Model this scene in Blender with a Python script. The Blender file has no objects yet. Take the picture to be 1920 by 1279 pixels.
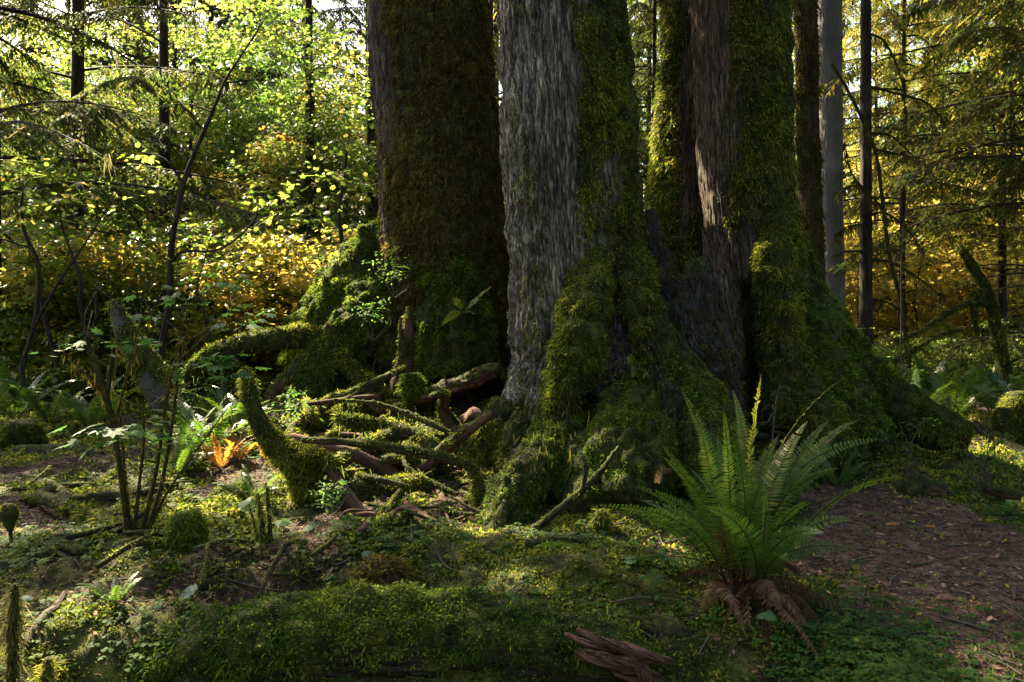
import bpy, math
import numpy as np
from mathutils import Vector

sc = bpy.context.scene
COL = sc.collection
RNG = np.random.default_rng(7)
SUN_K, SKY_K, EXPO = 5.0, .062, 3.3
F, HC, V0 = 1500.0, 1.5, 560.0          # focal length in photo pixels, eye height, horizon row


def P(u, v, d):
    """World point at depth d that the photograph shows at column u, row v."""
    return np.array([(u - 960.0) / F * d, d, HC + (V0 - v) / F * d])


def nrm(a):
    a = np.asarray(a, float)
    return a / np.maximum(np.linalg.norm(a, axis=-1, keepdims=True), 1e-9)


# ------------------------------------------------------------------ noise
def _hash(i, j, k, seed):
    h = (i * 374761393 + j * 668265263 + k * 2147483647 + seed * 974634777) & 0xFFFFFFFF
    h = ((h ^ (h >> 13)) * 1274126177) & 0xFFFFFFFF
    h = ((h ^ (h >> 16)) * 2246822519) & 0xFFFFFFFF
    return ((h ^ (h >> 15)) & 0xFFFFFF) / float(0xFFFFFF)


def vnoise(p, seed=0):
    p = np.asarray(p, float)
    i = np.floor(p).astype(np.int64)
    f = p - i
    f = f * f * (3 - 2 * f)
    out = np.zeros(len(p))
    for a in (0, 1):
        wa = f[:, 0] if a else 1 - f[:, 0]
        for b in (0, 1):
            wb = f[:, 1] if b else 1 - f[:, 1]
            for c in (0, 1):
                wc = f[:, 2] if c else 1 - f[:, 2]
                out += wa * wb * wc * _hash(i[:, 0] + a, i[:, 1] + b, i[:, 2] + c, seed)
    return out * 2 - 1


def fbm(p, octv=4, seed=0, gain=.5):
    p = np.asarray(p, float)
    s, a, t = np.zeros(len(p)), 1.0, 0.0
    for o in range(octv):
        s += a * vnoise(p * 2.03 ** o + 17.3 * o, seed + o)
        t += a
        a *= gain
    return s / t


def ss(a, b, x):
    t = np.clip((x - a) / (b - a), 0, 1)
    return t * t * (3 - 2 * t)


# ------------------------------------------------------------------ mesh builder
class MB:
    def __init__(self):
        self.v, self.f, self.n = [], [], 0

    def add(self, V, faces, rnd=0.5, moss=0.0, tex=None, mat=0, smooth=True):
        """faces: one array or a list of arrays of face rows (each array one face size)."""
        V = np.asarray(V, float).reshape(-1, 3)
        n = len(V)
        if n == 0:
            return
        rnd = np.broadcast_to(np.asarray(rnd, float), (n,))
        moss = np.broadcast_to(np.asarray(moss, float), (n,))
        tex = V if tex is None else tex
        self.v.append((V, rnd, moss, tex))
        if not isinstance(faces, (list, tuple)):
            faces = [faces]
        for fa in faces:
            fa = np.asarray(fa, np.int64)
            if len(fa):
                self.f.append((fa + self.n, mat, smooth))
        self.n += n

    def join(self, o, off=(0, 0, 0), rot=0.0, scale=1.0):
        c, s = math.cos(rot), math.sin(rot)
        R = np.array([[c, -s, 0], [s, c, 0], [0, 0, 1]])
        for V, r, m, t in o.v:
            self.v.append(((V * scale) @ R.T + np.asarray(off), r, m, t))
        for fa, mat, sm in o.f:
            self.f.append((fa + self.n, mat, sm))
        self.n += o.n

    def mesh(self, name, mats):
        me = bpy.data.meshes.new(name)
        V = np.concatenate([x[0] for x in self.v])
        me.vertices.add(len(V))
        me.vertices.foreach_set('co', V.astype(np.float32).ravel())
        idx, sizes, mi, sm = [], [], [], []
        for fa, mat, smooth in self.f:
            idx.append(fa.ravel())
            sizes.append(np.full(len(fa), fa.shape[1]))
            mi.append(np.full(len(fa), mat))
            sm.append(np.full(len(fa), smooth))
        idx, sizes, mi, sm = map(np.concatenate, (idx, sizes, mi, sm))
        me.loops.add(len(idx))
        me.loops.foreach_set('vertex_index', idx.astype(np.int32))
        me.polygons.add(len(sizes))
        st = np.zeros(len(sizes), np.int32)
        st[1:] = np.cumsum(sizes)[:-1]
        me.polygons.foreach_set('loop_start', st)
        me.polygons.foreach_set('material_index', mi.astype(np.int32))
        me.polygons.foreach_set('use_smooth', sm.astype(bool))
        me.update(calc_edges=True)
        for nm, k in (('rnd', 1), ('moss', 2)):
            at = me.attributes.new(nm, 'FLOAT', 'POINT')
            at.data.foreach_set('value', np.concatenate([x[k] for x in self.v]).astype(np.float32))
        at = me.attributes.new('tex', 'FLOAT_VECTOR', 'POINT')
        at.data.foreach_set('vector', np.concatenate([x[3] for x in self.v]).astype(np.float32).ravel())
        for m in mats:
            me.materials.append(m)
        return me

    def build(self, name, mats, parent=None):
        if not isinstance(mats, (list, tuple)):
            mats = [mats]
        o = bpy.data.objects.new(name, self.mesh(name, mats))
        COL.objects.link(o)
        if parent is not None:
            o.parent = parent
            o.location = -Vector(parent.location)
        return o


def thing(name, label, cat, loc=(0, 0, 0), group=None):
    o = bpy.data.objects.new(name, None)
    COL.objects.link(o)
    o.empty_display_size = .2
    o.location = Vector([float(a) for a in loc])
    return tag(o, label, cat, group)


def tag(o, label, cat, group=None):
    o['label'] = label
    o['category'] = cat
    if group:
        o['group'] = group
    return o


def copy_tree(o, loc, rz=0.0, scale=1.0, label=None, group=None):
    """A copy of a thing with copies of its parts; mesh data is shared."""
    c = o.copy()
    COL.objects.link(c)
    c.location = Vector([float(a) for a in loc])
    c.rotation_euler = (0, 0, rz)
    c.scale = (scale,) * 3
    if label:
        c['label'] = label
    if group:
        c['group'] = group
    for ch in list(o.children):
        k = ch.copy()
        COL.objects.link(k)
        k.parent = c
        for g in list(ch.children):
            q = g.copy()
            COL.objects.link(q)
            q.parent = k
    return c


# ------------------------------------------------------------------ shapes
class Surf:
    """Quads with per-vertex normals, to scatter moss on."""
    def __init__(self, V, Q):
        self.V, self.Q = V, Q
        a, b, c, d = (V[Q[:, k]] for k in range(4))
        n = np.cross(c - a, d - b)
        self.area = np.linalg.norm(n, axis=1) * .5
        self.fn = nrm(n)
        self.ctr = (a + b + c + d) / 4

    def sample(self, dens, w, rng):
        """dens per m2, w: weight per face (callable on centre, normal)."""
        wt = self.area * np.clip(w, 0, None)
        tot = wt.sum()
        n = int(dens * tot)
        if n < 1 or tot <= 0:
            return np.zeros((0, 3)), np.zeros((0, 3))
        k = rng.choice(len(wt), n, p=wt / tot)
        s, t = rng.random((2, n, 1))
        V, Q = self.V, self.Q[k]
        p = (V[Q[:, 0]] * (1 - s) + V[Q[:, 1]] * s) * (1 - t) + (V[Q[:, 3]] * (1 - s) + V[Q[:, 2]] * s) * t
        return p, self.fn[k]


CAM = np.array([0, 0, HC])


def facing(ctr, fn, lo=-.35):
    return ss(lo, lo + .3, (fn * nrm(CAM - ctr)).sum(1))


def spline(pts, m):
    """Catmull-Rom through rows of pts (any columns), m samples."""
    p = np.asarray(pts, float)
    if len(p) == 2:
        t = np.linspace(0, 1, m)[:, None]
        return p[0] * (1 - t) + p[1] * t
    q = np.vstack([2 * p[0] - p[1], p, 2 * p[-1] - p[-2]])
    L = np.r_[0, np.cumsum(np.linalg.norm(np.diff(p[:, :3], axis=0), axis=1) + 1e-6)]
    x = np.linspace(0, L[-1], m)
    i = np.clip(np.searchsorted(L, x, 'right') - 1, 0, len(p) - 2)
    t = ((x - L[i]) / (L[i + 1] - L[i]))[:, None]
    a, b, c, d = q[i], q[i + 1], q[i + 2], q[i + 3]
    return .5 * (2 * b + (c - a) * t + (2 * a - 5 * b + 4 * c - d) * t ** 2 + (3 * b - a - 3 * c + d) * t ** 3)


def frames(C):
    T = nrm(np.gradient(C, axis=0))
    N = np.zeros_like(T)
    r = np.array([0, 0, 1.0]) if abs(T[0, 2]) < .8 else np.array([0, -1.0, 0])
    n = nrm(r - T[0] * (r @ T[0]))
    for i in range(len(T)):
        n = nrm(n - T[i] * (n @ T[i]))
        N[i] = n
    return T, N, np.cross(T, N)


def tube(mb, pts, seg=10, step=.05, amp=.08, fr=3.0, ridge=0.0, rfr=14, seed=0, mossf=None, mat=0, cap=True, rnd=.5, fine=0.0, flat=1.0, power=1.0):
    """pts rows (x, y, z, r). amp: lumpy noise as a share of r, ridge: grooves along the length. Returns the surface."""
    p = np.asarray(pts, float)
    L = np.linalg.norm(np.diff(p[:, :3], axis=0), axis=1).sum()
    m = max(4, int(L / step) + 1)
    S = spline(p, m)
    C, R = S[:, :3], np.maximum(S[:, 3], .0008)
    T, N, B = frames(C)
    th = np.linspace(0, 2 * np.pi, seg, endpoint=False)
    ct, st_ = np.cos(th), np.sin(th)
    D = N[:, None] * ct[None, :, None] * flat + B[:, None] * st_[None, :, None]
    s = np.linspace(0, L, m)
    base = C[:, None] + D * R[:, None, None]
    flatp = base.reshape(-1, 3)
    rr = np.repeat(R, seg)
    q = np.ones(len(flatp))
    if amp:
        q += amp * fbm(flatp * fr / max(.02, R.mean()) * .25, 3, seed)
    if ridge:
        g = np.stack([np.tile(ct, m) * rfr / 6, np.tile(st_, m) * rfr / 6, np.repeat(s, seg) * 1.2 / max(.15, R.mean())], 1)
        q += ridge * (np.abs(fbm(g, 3, seed + 5)) * 2 - .5)
    V = C.repeat(seg, 0) + D.reshape(-1, 3) * (rr * q)[:, None]
    i = np.arange(m - 1)[:, None] * seg
    j = np.arange(seg)[None]
    j2 = (j + 1) % seg
    Q = np.stack([i + j, i + j2, i + seg + j2, i + seg + j], -1).reshape(-1, 4)
    tex = np.stack([np.tile(ct, m) * rr, np.tile(st_, m) * rr, np.repeat(s, seg)], 1)
    mo = np.zeros(len(V)) if mossf is None else mossf(V, D.reshape(-1, 3))
    if fine:
        V = V + D.reshape(-1, 3) * (fine * (.25 + .75 * np.clip(mo * 1.4, 0, 1)) * (np.abs(fbm(V / (fine * 5), 3, seed + 9)) * 2.6 - .35))[:, None]
    faces = [Q]
    n0 = len(V)
    if cap:
        V2 = np.vstack([V, C[0] - T[0] * R[0] * .15, C[-1] + T[-1] * R[-1] * .15])
        c0 = np.stack([np.full(seg, n0), (np.arange(seg) + 1) % seg, np.arange(seg)], 1)
        e = (m - 1) * seg
        c1 = np.stack([np.full(seg, n0 + 1), e + np.arange(seg), e + (np.arange(seg) + 1) % seg], 1)
        faces += [c0, c1]
        tex = np.vstack([tex, tex[0] * 0, [0, 0, L]])
        mo = np.r_[mo, mo[0], mo[-1]]
    else:
        V2 = V
    mb.add(V2, faces, rnd, mo, tex, mat)
    return Surf(V, Q)


def blades(mb, Pb, D, L, W, N=None, bend=0.0, rnd=.5, mat=0, down=0.0, moss=0.0):
    """Narrow two-segment leaves: root Pb, direction D, length, width; tip bends along -N (bend) and down."""
    n = len(Pb)
    if n == 0:
        return
    D = nrm(D)
    L = np.broadcast_to(np.asarray(L, float), (n,))[:, None]
    W = np.broadcast_to(np.asarray(W, float), (n,))[:, None]
    if N is None:
        N = RNG.normal(size=(n, 3))
    N = np.broadcast_to(np.asarray(N, float), (n, 3))
    S = nrm(np.cross(D, N))
    U = np.cross(S, D)
    tipv = np.array([0, 0, -1.0])
    mid = Pb + D * L * .5 - U * bend * L * .08 + tipv * down * L * .12
    tip = Pb + D * L * .97 - U * bend * L * .3 + tipv * down * L * .45
    V = np.stack([Pb - S * W * .3, Pb + S * W * .3, mid + S * W * .5, mid - S * W * .5, tip], 1).reshape(-1, 3)
    i = np.arange(n)[:, None] * 5
    Q = i + np.array([[0, 1, 2, 3]])
    Tt = i + np.array([[3, 2, 4]])
    r = np.repeat(np.broadcast_to(np.asarray(rnd, float), (n,)), 5)
    mb.add(V, [Q, Tt], r, moss, None, mat, smooth=False)


def star(lobes, notch=.5, width=1.0, base=.25):
    """Outline of a palmate leaf; x is the midrib, root at the origin."""
    pts = [(0, 0)]
    angs = np.linspace(-2.3, 2.3, lobes)
    for k, a in enumerate(angs):
        r = 1 - .38 * (abs(a) / 2.3) ** 1.3
        if k:
            am = (a + angs[k - 1]) / 2
            pts.append((.35 + math.cos(am) * notch * .55, math.sin(am) * notch * .6 * width))
        pts.append((.35 + math.cos(a) * r * .65, math.sin(a) * r * .62 * width))
    return np.array(pts)


T_MAPLE = star(7)
T_MAPLE5 = star(5)
T_BROAD = star(9, .82, 1.15)
T_OVAL = np.array([(0, 0), (.3, -.22), (.7, -.2), (1, 0), (.7, .2), (.3, .22)])


def leaves(mb, Pb, Fw, N, size, tmpl=T_MAPLE, rnd=.5, mat=0, cup=.25, moss=0.0):
    n = len(Pb)
    if n == 0:
        return
    Fw, N = nrm(Fw), nrm(N)
    S = nrm(np.cross(N, Fw))
    N = np.cross(Fw, S)
    k = len(tmpl)
    t = np.vstack([[(.38, 0)], tmpl])
    z = -cup * (np.abs(t[:, 1]) ** 1.5 + .3 * t[:, 0] ** 2)
    size = np.broadcast_to(np.asarray(size, float), (n,))[:, None, None]
    V = Pb[:, None] + size * (Fw[:, None] * t[None, :, :1] + S[:, None] * t[None, :, 1:] + N[:, None] * z[None, :, None])
    j = np.arange(k)
    tri = np.stack([np.zeros(k, int), 1 + j, 1 + (j + 1) % k], 1)
    fa = (np.arange(n)[:, None, None] * (k + 1) + tri[None]).reshape(-1, 3)
    r = np.repeat(np.broadcast_to(np.asarray(rnd, float), (n,)), k + 1)
    mb.add(V.reshape(-1, 3), fa, r, moss, None, mat, smooth=False)


def fuzz(mb, surf, dens, L=.03, W=.006, w=None, down=.6, out=.6, spread=.7, seed=0, mat=0, patch=1.5, cull=True, leafy=0.0):
    """Shaggy moss over a surface."""
    rng = np.random.default_rng(seed + 99)
    wt = np.ones(len(surf.area)) if w is None else w(surf.ctr, surf.fn)
    if cull:
        wt = wt * facing(surf.ctr, surf.fn)
    p, n = surf.sample(dens * 1.8, wt, rng)
    if not len(p):
        return
    d = n * out + rng.normal(size=p.shape) * spread * .6 + np.array([0, 0, -1.0]) * down * rng.random((len(p), 1))
    ln = fbm(p * 7.0, 3, seed + 3)
    keep = rng.random(len(p)) < .55 + .45 * ss(-.32, .12, ln)
    p, n, d, ln = p[keep], n[keep], d[keep], ln[keep]
    lump = .55 + 1.5 * np.clip(ln + .25, 0, 1)
    l = L * (.45 + rng.random(len(p)) ** 1.5 * 1.2) * lump
    r = np.clip(.42 + .6 * fbm(p * patch, 3, seed + 1) + .45 * ln + .32 * rng.normal(size=len(p)), 0, 1)
    k = rng.random(len(p)) < leafy
    blades(mb, (p - n * .004)[~k], d[~k], l[~k], (W * (.6 + .8 * rng.random(len(p))))[~k], bend=rng.normal(size=k.sum() * 0 + (~k).sum()).mean(), down=down, rnd=r[~k], mat=mat)
    if k.any():
        nn = nrm(n[k] + rng.normal(size=(k.sum(), 3)) * .6 + [0, 0, .4])
        leaves(mb, p[k] + n[k] * L * .5 * rng.random((k.sum(), 1)), rng.normal(size=(k.sum(), 3)), nn, W * 2.2 * (.6 + rng.random(k.sum())), T_OVAL, r[k], mat)


def hang(mb, C, n, L, W, rng, rnd0=.4, mat=0, r=.01):
    """Beards of moss hanging from points C."""
    k = rng.integers(0, len(C), n)
    p = C[k] + rng.normal(size=(n, 3)) * r
    d = np.array([0, 0, -1.0]) + rng.normal(size=(n, 3)) * .22
    env = .3 + .9 * np.clip(vnoise(C[k] * 9.0, 5) + .4, 0, 1.2)
    blades(mb, p, d, L * env * (.3 + rng.random(n)), W * (.6 + .8 * rng.random(n)), bend=.3, rnd=np.clip(rnd0 + .25 * rng.normal(size=n), 0, 1), mat=mat)


# ------------------------------------------------------------------ materials
def new_mat(name):
    m = bpy.data.materials.new(name)
    m.use_nodes = True
    m.node_tree.nodes.clear()
    return m, m.node_tree.nodes, m.node_tree.links


def ramp(nt, stops):
    r = nt.new('ShaderNodeValToRGB')
    e = r.color_ramp.elements
    while len(e) < len(stops):
        e.new(.5)
    for k, (pos, c) in enumerate(stops):
        e[k].position = pos
        e[k].color = (*c, 1)
    return r


def attr(nt, name):
    a = nt.new('ShaderNodeAttribute')
    a.attribute_name = name
    return a


def leaf_mat(name, stops, trans=.5, tcol=None, rough=.5, spec=.3):
    """Thin leaf: light passes through. stops: colours along the per-leaf value."""
    m, nt, lk = new_mat(name)
    a = attr(nt, 'rnd')
    r = ramp(nt, stops)
    lk.new(a.outputs['Fac'], r.inputs[0])
    pb = nt.new('ShaderNodeBsdfPrincipled')
    pb.inputs['Roughness'].default_value = rough
    pb.inputs['Specular IOR Level'].default_value = spec
    lk.new(r.outputs[0], pb.inputs['Base Color'])
    tr = nt.new('ShaderNodeBsdfTranslucent')
    r2 = ramp(nt, tcol or [(p, tuple(min(1, x * 2.0) for x in c)) for p, c in stops])
    lk.new(a.outputs['Fac'], r2.inputs[0])
    lk.new(r2.outputs[0], tr.inputs['Color'])
    mx = nt.new('ShaderNodeMixShader')
    mx.inputs[0].default_value = trans
    lk.new(pb.outputs[0], mx.inputs[1])
    lk.new(tr.outputs[0], mx.inputs[2])
    out = nt.new('ShaderNodeOutputMaterial')
    lk.new(mx.outputs[0], out.inputs[0])
    return m


def noise(nt, lk, src, scale, detail=5, rough=.6, vec_scale=None):
    if vec_scale:
        mp = nt.new('ShaderNodeMapping')
        mp.inputs['Scale'].default_value = vec_scale
        lk.new(src, mp.inputs[0])
        src = mp.outputs[0]
    n = nt.new('ShaderNodeTexNoise')
    n.inputs['Scale'].default_value = scale
    n.inputs['Detail'].default_value = detail
    n.inputs['Roughness'].default_value = rough
    lk.new(src, n.inputs['Vector'])
    return n


def mixc(nt, lk, fac, a, b):
    m = nt.new('ShaderNodeMix')
    m.data_type = 'RGBA'
    for s, x in ((0, fac), (6, a), (7, b)):
        if hasattr(x, 'is_linked'):
            lk.new(x, m.inputs[s])
        elif s == 0:
            m.inputs[0].default_value = x
        else:
            m.inputs[s].default_value = (*x, 1)
    return m.outputs[2]


def solid_mat(name, stops, moss_stops, vec_scale=(6, 6, 1.2), scale=4.0, bump=.5, dist=.02, extra=None, rough=.9, cracks=None):
    """Bark, wood or soil: grain noise along the piece, moss where the moss value says so."""
    m, nt, lk = new_mat(name)
    tx = attr(nt, 'tex')
    mo = attr(nt, 'moss')
    g = noise(nt, lk, tx.outputs['Vector'], scale, 6, .65, vec_scale)
    g2 = noise(nt, lk, tx.outputs['Vector'], scale * .45, 3, .5)
    ad = nt.new('ShaderNodeMath')
    ad.operation = 'MULTIPLY_ADD'
    lk.new(g2.outputs['Fac'], ad.inputs[0])
    ad.inputs[1].default_value = .5
    mu = nt.new('ShaderNodeMath')
    mu.operation = 'MULTIPLY'
    lk.new(g.outputs['Fac'], mu.inputs[0])
    mu.inputs[1].default_value = .55
    lk.new(mu.outputs[0], ad.inputs[2])
    r = ramp(nt, stops)
    lk.new(ad.outputs[0], r.inputs[0])
    colr = r.outputs[0]
    if extra:                                                   # pale lichen or stain patches
        en = noise(nt, lk, tx.outputs['Vector'], extra[1], 5, .6)
        er = ramp(nt, [(extra[2], (0, 0, 0)), (extra[2] + .08, (1, 1, 1))])
        lk.new(en.outputs['Fac'], er.inputs[0])
        sc_ = nt.new('ShaderNodeMath')
        sc_.operation = 'MULTIPLY'
        lk.new(er.outputs[0], sc_.inputs[0])
        sc_.inputs[1].default_value = extra[3]
        colr = mixc(nt, lk, sc_.outputs[0], colr, extra[0])
    hgt = ad.outputs[0]
    if cracks:                                                  # furrows between long bark plates, their shade darkened into the colour
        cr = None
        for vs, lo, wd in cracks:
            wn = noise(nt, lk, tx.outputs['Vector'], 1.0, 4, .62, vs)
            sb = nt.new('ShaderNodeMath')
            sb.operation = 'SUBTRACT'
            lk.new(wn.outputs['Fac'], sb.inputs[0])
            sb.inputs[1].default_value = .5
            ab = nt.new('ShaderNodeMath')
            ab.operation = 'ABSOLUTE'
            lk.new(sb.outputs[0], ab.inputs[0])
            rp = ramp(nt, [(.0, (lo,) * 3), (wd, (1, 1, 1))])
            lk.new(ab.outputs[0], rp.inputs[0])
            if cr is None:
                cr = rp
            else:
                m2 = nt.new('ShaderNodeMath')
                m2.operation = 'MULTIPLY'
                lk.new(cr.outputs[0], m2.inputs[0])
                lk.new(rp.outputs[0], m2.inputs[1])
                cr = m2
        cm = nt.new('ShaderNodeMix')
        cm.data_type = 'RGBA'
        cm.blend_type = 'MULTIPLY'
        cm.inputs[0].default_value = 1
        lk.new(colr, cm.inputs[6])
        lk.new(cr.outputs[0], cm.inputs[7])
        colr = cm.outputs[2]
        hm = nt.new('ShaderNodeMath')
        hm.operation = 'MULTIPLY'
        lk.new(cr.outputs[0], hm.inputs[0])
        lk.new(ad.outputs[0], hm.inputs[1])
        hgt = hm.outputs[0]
    mn = noise(nt, lk, tx.outputs['Vector'], 9, 5, .7)
    mr = ramp(nt, moss_stops)
    lk.new(mn.outputs['Fac'], mr.inputs[0])
    mf = nt.new('ShaderNodeMath')
    mf.operation = 'MULTIPLY_ADD'
    lk.new(mn.outputs['Fac'], mf.inputs[0])
    mf.inputs[1].default_value = .9
    lk.new(mo.outputs['Fac'], mf.inputs[2])
    mt = ramp(nt, [(.62, (0, 0, 0)), (.95, (1, 1, 1))])
    lk.new(mf.outputs[0], mt.inputs[0])
    colr = mixc(nt, lk, mt.outputs[0], colr, mr.outputs[0])
    pb = nt.new('ShaderNodeBsdfPrincipled')
    pb.inputs['Roughness'].default_value = rough
    pb.inputs['Specular IOR Level'].default_value = .2
    lk.new(colr, pb.inputs['Base Color'])
    b = nt.new('ShaderNodeBump')
    b.inputs['Strength'].default_value = bump
    b.inputs['Distance'].default_value = dist
    lk.new(hgt, b.inputs['Height'])
    lk.new(b.outputs[0], pb.inputs['Normal'])
    out = nt.new('ShaderNodeOutputMaterial')
    lk.new(pb.outputs[0], out.inputs[0])
    return m


MOSS_C = [(.35, (.008, .009, .002)), (.5, (.030, .033, .005)), (.68, (.085, .085, .012))]
M = {}
M['moss'] = leaf_mat('moss_green', [(0, (.016, .028, .004)), (.35, (.046, .070, .008)), (.65, (.11, .138, .013)), (1, (.24, .22, .03))], .35, rough=.8, spec=.1)
M['moss_dark'] = leaf_mat('moss_dark', [(0, (.024, .020, .005)), (.4, (.060, .048, .009)), (.75, (.105, .080, .016)), (1, (.16, .13, .028))], .3, rough=.85, spec=.1)
M['moss_bright'] = leaf_mat('moss_bright', [(0, (.018, .036, .004)), (.4, (.048, .085, .008)), (.75, (.105, .148, .012)), (1, (.20, .21, .025))], .35, rough=.8, spec=.1)
M['lichen'] = leaf_mat('hanging_lichen', [(0, (.05, .05, .02)), (.5, (.10, .095, .035)), (1, (.18, .16, .06))], .45, rough=.9, spec=.05)
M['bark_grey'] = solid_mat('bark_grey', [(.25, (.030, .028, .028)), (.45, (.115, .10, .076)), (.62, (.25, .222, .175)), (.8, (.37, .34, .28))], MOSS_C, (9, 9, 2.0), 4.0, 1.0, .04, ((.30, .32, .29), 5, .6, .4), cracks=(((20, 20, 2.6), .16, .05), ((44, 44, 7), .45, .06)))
M['bark_pole'] = solid_mat('smooth_grey_bark', [(.25, (.05, .048, .046)), (.5, (.11, .105, .10)), (.75, (.20, .195, .19))], MOSS_C, (14, 14, 1.4), 5.0, .8, .02)
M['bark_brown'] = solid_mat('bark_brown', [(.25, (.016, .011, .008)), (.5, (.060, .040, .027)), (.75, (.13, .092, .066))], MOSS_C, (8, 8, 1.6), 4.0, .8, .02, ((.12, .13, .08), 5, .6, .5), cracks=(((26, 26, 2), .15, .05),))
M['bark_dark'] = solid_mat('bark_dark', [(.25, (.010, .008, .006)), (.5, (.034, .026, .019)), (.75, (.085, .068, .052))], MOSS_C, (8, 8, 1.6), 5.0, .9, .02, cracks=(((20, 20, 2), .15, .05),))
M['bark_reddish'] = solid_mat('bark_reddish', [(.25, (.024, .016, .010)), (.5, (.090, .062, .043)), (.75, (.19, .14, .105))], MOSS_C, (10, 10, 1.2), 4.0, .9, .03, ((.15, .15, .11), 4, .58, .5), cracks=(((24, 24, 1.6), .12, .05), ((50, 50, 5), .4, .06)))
M['wood_rot'] = solid_mat('rotten_wood', [(.32, (.008, .004, .003)), (.48, (.060, .030, .018)), (.7, (.20, .115, .07))], MOSS_C, (40, 40, 2.2), 3.0, 1.0, .03)
M['wood_grey'] = solid_mat('weathered_wood', [(.25, (.016, .015, .015)), (.5, (.070, .066, .066)), (.75, (.18, .178, .18))], MOSS_C, (22, 22, 1.6), 3.0, .8, .015)
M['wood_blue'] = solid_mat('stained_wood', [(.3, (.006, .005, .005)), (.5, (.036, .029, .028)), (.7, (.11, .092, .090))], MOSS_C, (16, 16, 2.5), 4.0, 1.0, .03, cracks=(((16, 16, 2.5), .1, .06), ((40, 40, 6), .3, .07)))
M['twig'] = solid_mat('twig_bark', [(.3, (.03, .022, .016)), (.7, (.10, .08, .06))], MOSS_C, (10, 10, 2), 6, .3, .005)
M['maple'] = leaf_mat('maple_leaf', [(0, (.035, .075, .010)), (.45, (.075, .11, .012)), (.7, (.13, .15, .018)), (.9, (.24, .17, .025)), (1, (.30, .11, .02))], .62,
                      [(0, (.085, .18, .022)), (.45, (.20, .29, .04)), (.7, (.42, .42, .08)), (.9, (.58, .40, .09)), (1, (.54, .21, .04))], .3, .6)
M['gold'] = leaf_mat('autumn_gold_leaf', [(0, (.07, .09, .012)), (.4, (.16, .14, .018)), (.8, (.27, .16, .025)), (1, (.30, .12, .03))], .66,
                     [(0, (.32, .34, .045)), (.4, (.66, .52, .08)), (.8, (.80, .50, .11)), (1, (.72, .34, .07))], .35, .5)
M['needle'] = leaf_mat('conifer_needles', [(0, (.010, .022, .010)), (.5, (.024, .044, .014)), (.85, (.06, .066, .018)), (1, (.11, .08, .025))], .4,
                       [(0, (.04, .09, .02)), (.5, (.12, .17, .025)), (.85, (.32, .28, .05)), (1, (.45, .30, .07))], .7, .12)
M['needle_olive'] = leaf_mat('hemlock_needles', [(0, (.020, .030, .010)), (.5, (.045, .052, .014)), (.85, (.085, .072, .022)), (1, (.12, .085, .03))], .45,
                             [(0, (.10, .14, .02)), (.5, (.28, .27, .035)), (.85, (.48, .36, .06)), (1, (.55, .34, .08))], .7, .12)
M['fern'] = leaf_mat('sword_fern', [(0, (.022, .058, .010)), (.5, (.048, .092, .013)), (.85, (.095, .12, .013)), (1, (.17, .15, .018))], .38,
                     [(0, (.06, .15, .015)), (.5, (.11, .20, .02)), (.85, (.22, .27, .02)), (1, (.36, .33, .03))], .4, .35)
M['fern_dead'] = leaf_mat('dead_fern', [(0, (.020, .010, .006)), (.45, (.065, .032, .015)), (.8, (.14, .085, .04)), (1, (.22, .16, .085))], .3, None, .8, .1)
M['fern_orange'] = leaf_mat('orange_fern', [(0, (.16, .06, .012)), (.5, (.28, .12, .02)), (1, (.36, .20, .03))], .45, [(0, (.40, .13, .015)), (.5, (.62, .26, .03)), (1, (.75, .42, .05))], .6, .2)
M['herb'] = leaf_mat('herb_leaf', [(0, (.012, .034, .006)), (.5, (.028, .060, .010)), (1, (.080, .11, .016))], .35,
                     [(0, (.07, .22, .03)), (.5, (.14, .30, .04)), (1, (.30, .40, .05))], .7, .12)
M['broad'] = leaf_mat('broad_leaf', [(0, (.02, .055, .010)), (.5, (.045, .095, .02)), (.8, (.085, .13, .075)), (1, (.14, .18, .15))], .4, None, .6, .15)
M['litter'] = leaf_mat('leaf_litter', [(0, (.022, .013, .009)), (.5, (.075, .040, .024)), (.85, (.15, .085, .050)), (1, (.26, .18, .12))], .05, None, .85, .15)
# ------------------------------------------------------------------ terrain
def gauss(x, y, cx, cy, sx, sy, a):
    return a * np.exp(-((x - cx) / sx) ** 2 - ((y - cy) / sy) ** 2)


def path_mask(x, y):
    p = np.stack([x, y, 0 * x], -1).reshape(-1, 3)
    n = fbm(p * 1.6, 4, 40).reshape(np.shape(x))
    # blob that follows the trail from the lower right towards the back
    cx = 2.62 + .06 * (y - 4.2)
    w = .93 - .19 * np.abs(y - 4.0)
    d = np.abs(x - cx) / np.maximum(w, .2)
    return ss(1.25, .75, d + n * .45) * ss(6.35, 5.7, y + n * .4) * ss(-4, -2, y)


def G0(x, y):
    x, y = np.asarray(x, float), np.asarray(y, float)
    z = gauss(x, y, .75, 7.8, 1.9, 1.5, .34) + gauss(x, y, -1.5, 9.4, 1.7, 1.7, .50)
    z = z + gauss(x, y, 3.2, 8.6, 1.6, 1.4, .22) + gauss(x, y, .75, 5.6, .7, .55, .13)
    z = z + gauss(x, y, -.72, 4.75, .62, .36, .15) + gauss(x, y, -1.9, 4.5, .7, .5, .05)
    z = z + gauss(x, y, .55, 4.35, .75, .45, .10)
    z = z - .45 * ss(3.7, 3.2, y) * ss(1.5, .9, x) * ss(-2.6, -1.4, x)
    z = z - gauss(x, y, -.9, 4.08, .9, .15, .17) - gauss(x, y, .95, 4.75, .5, .2, .08)
    return z


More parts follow.
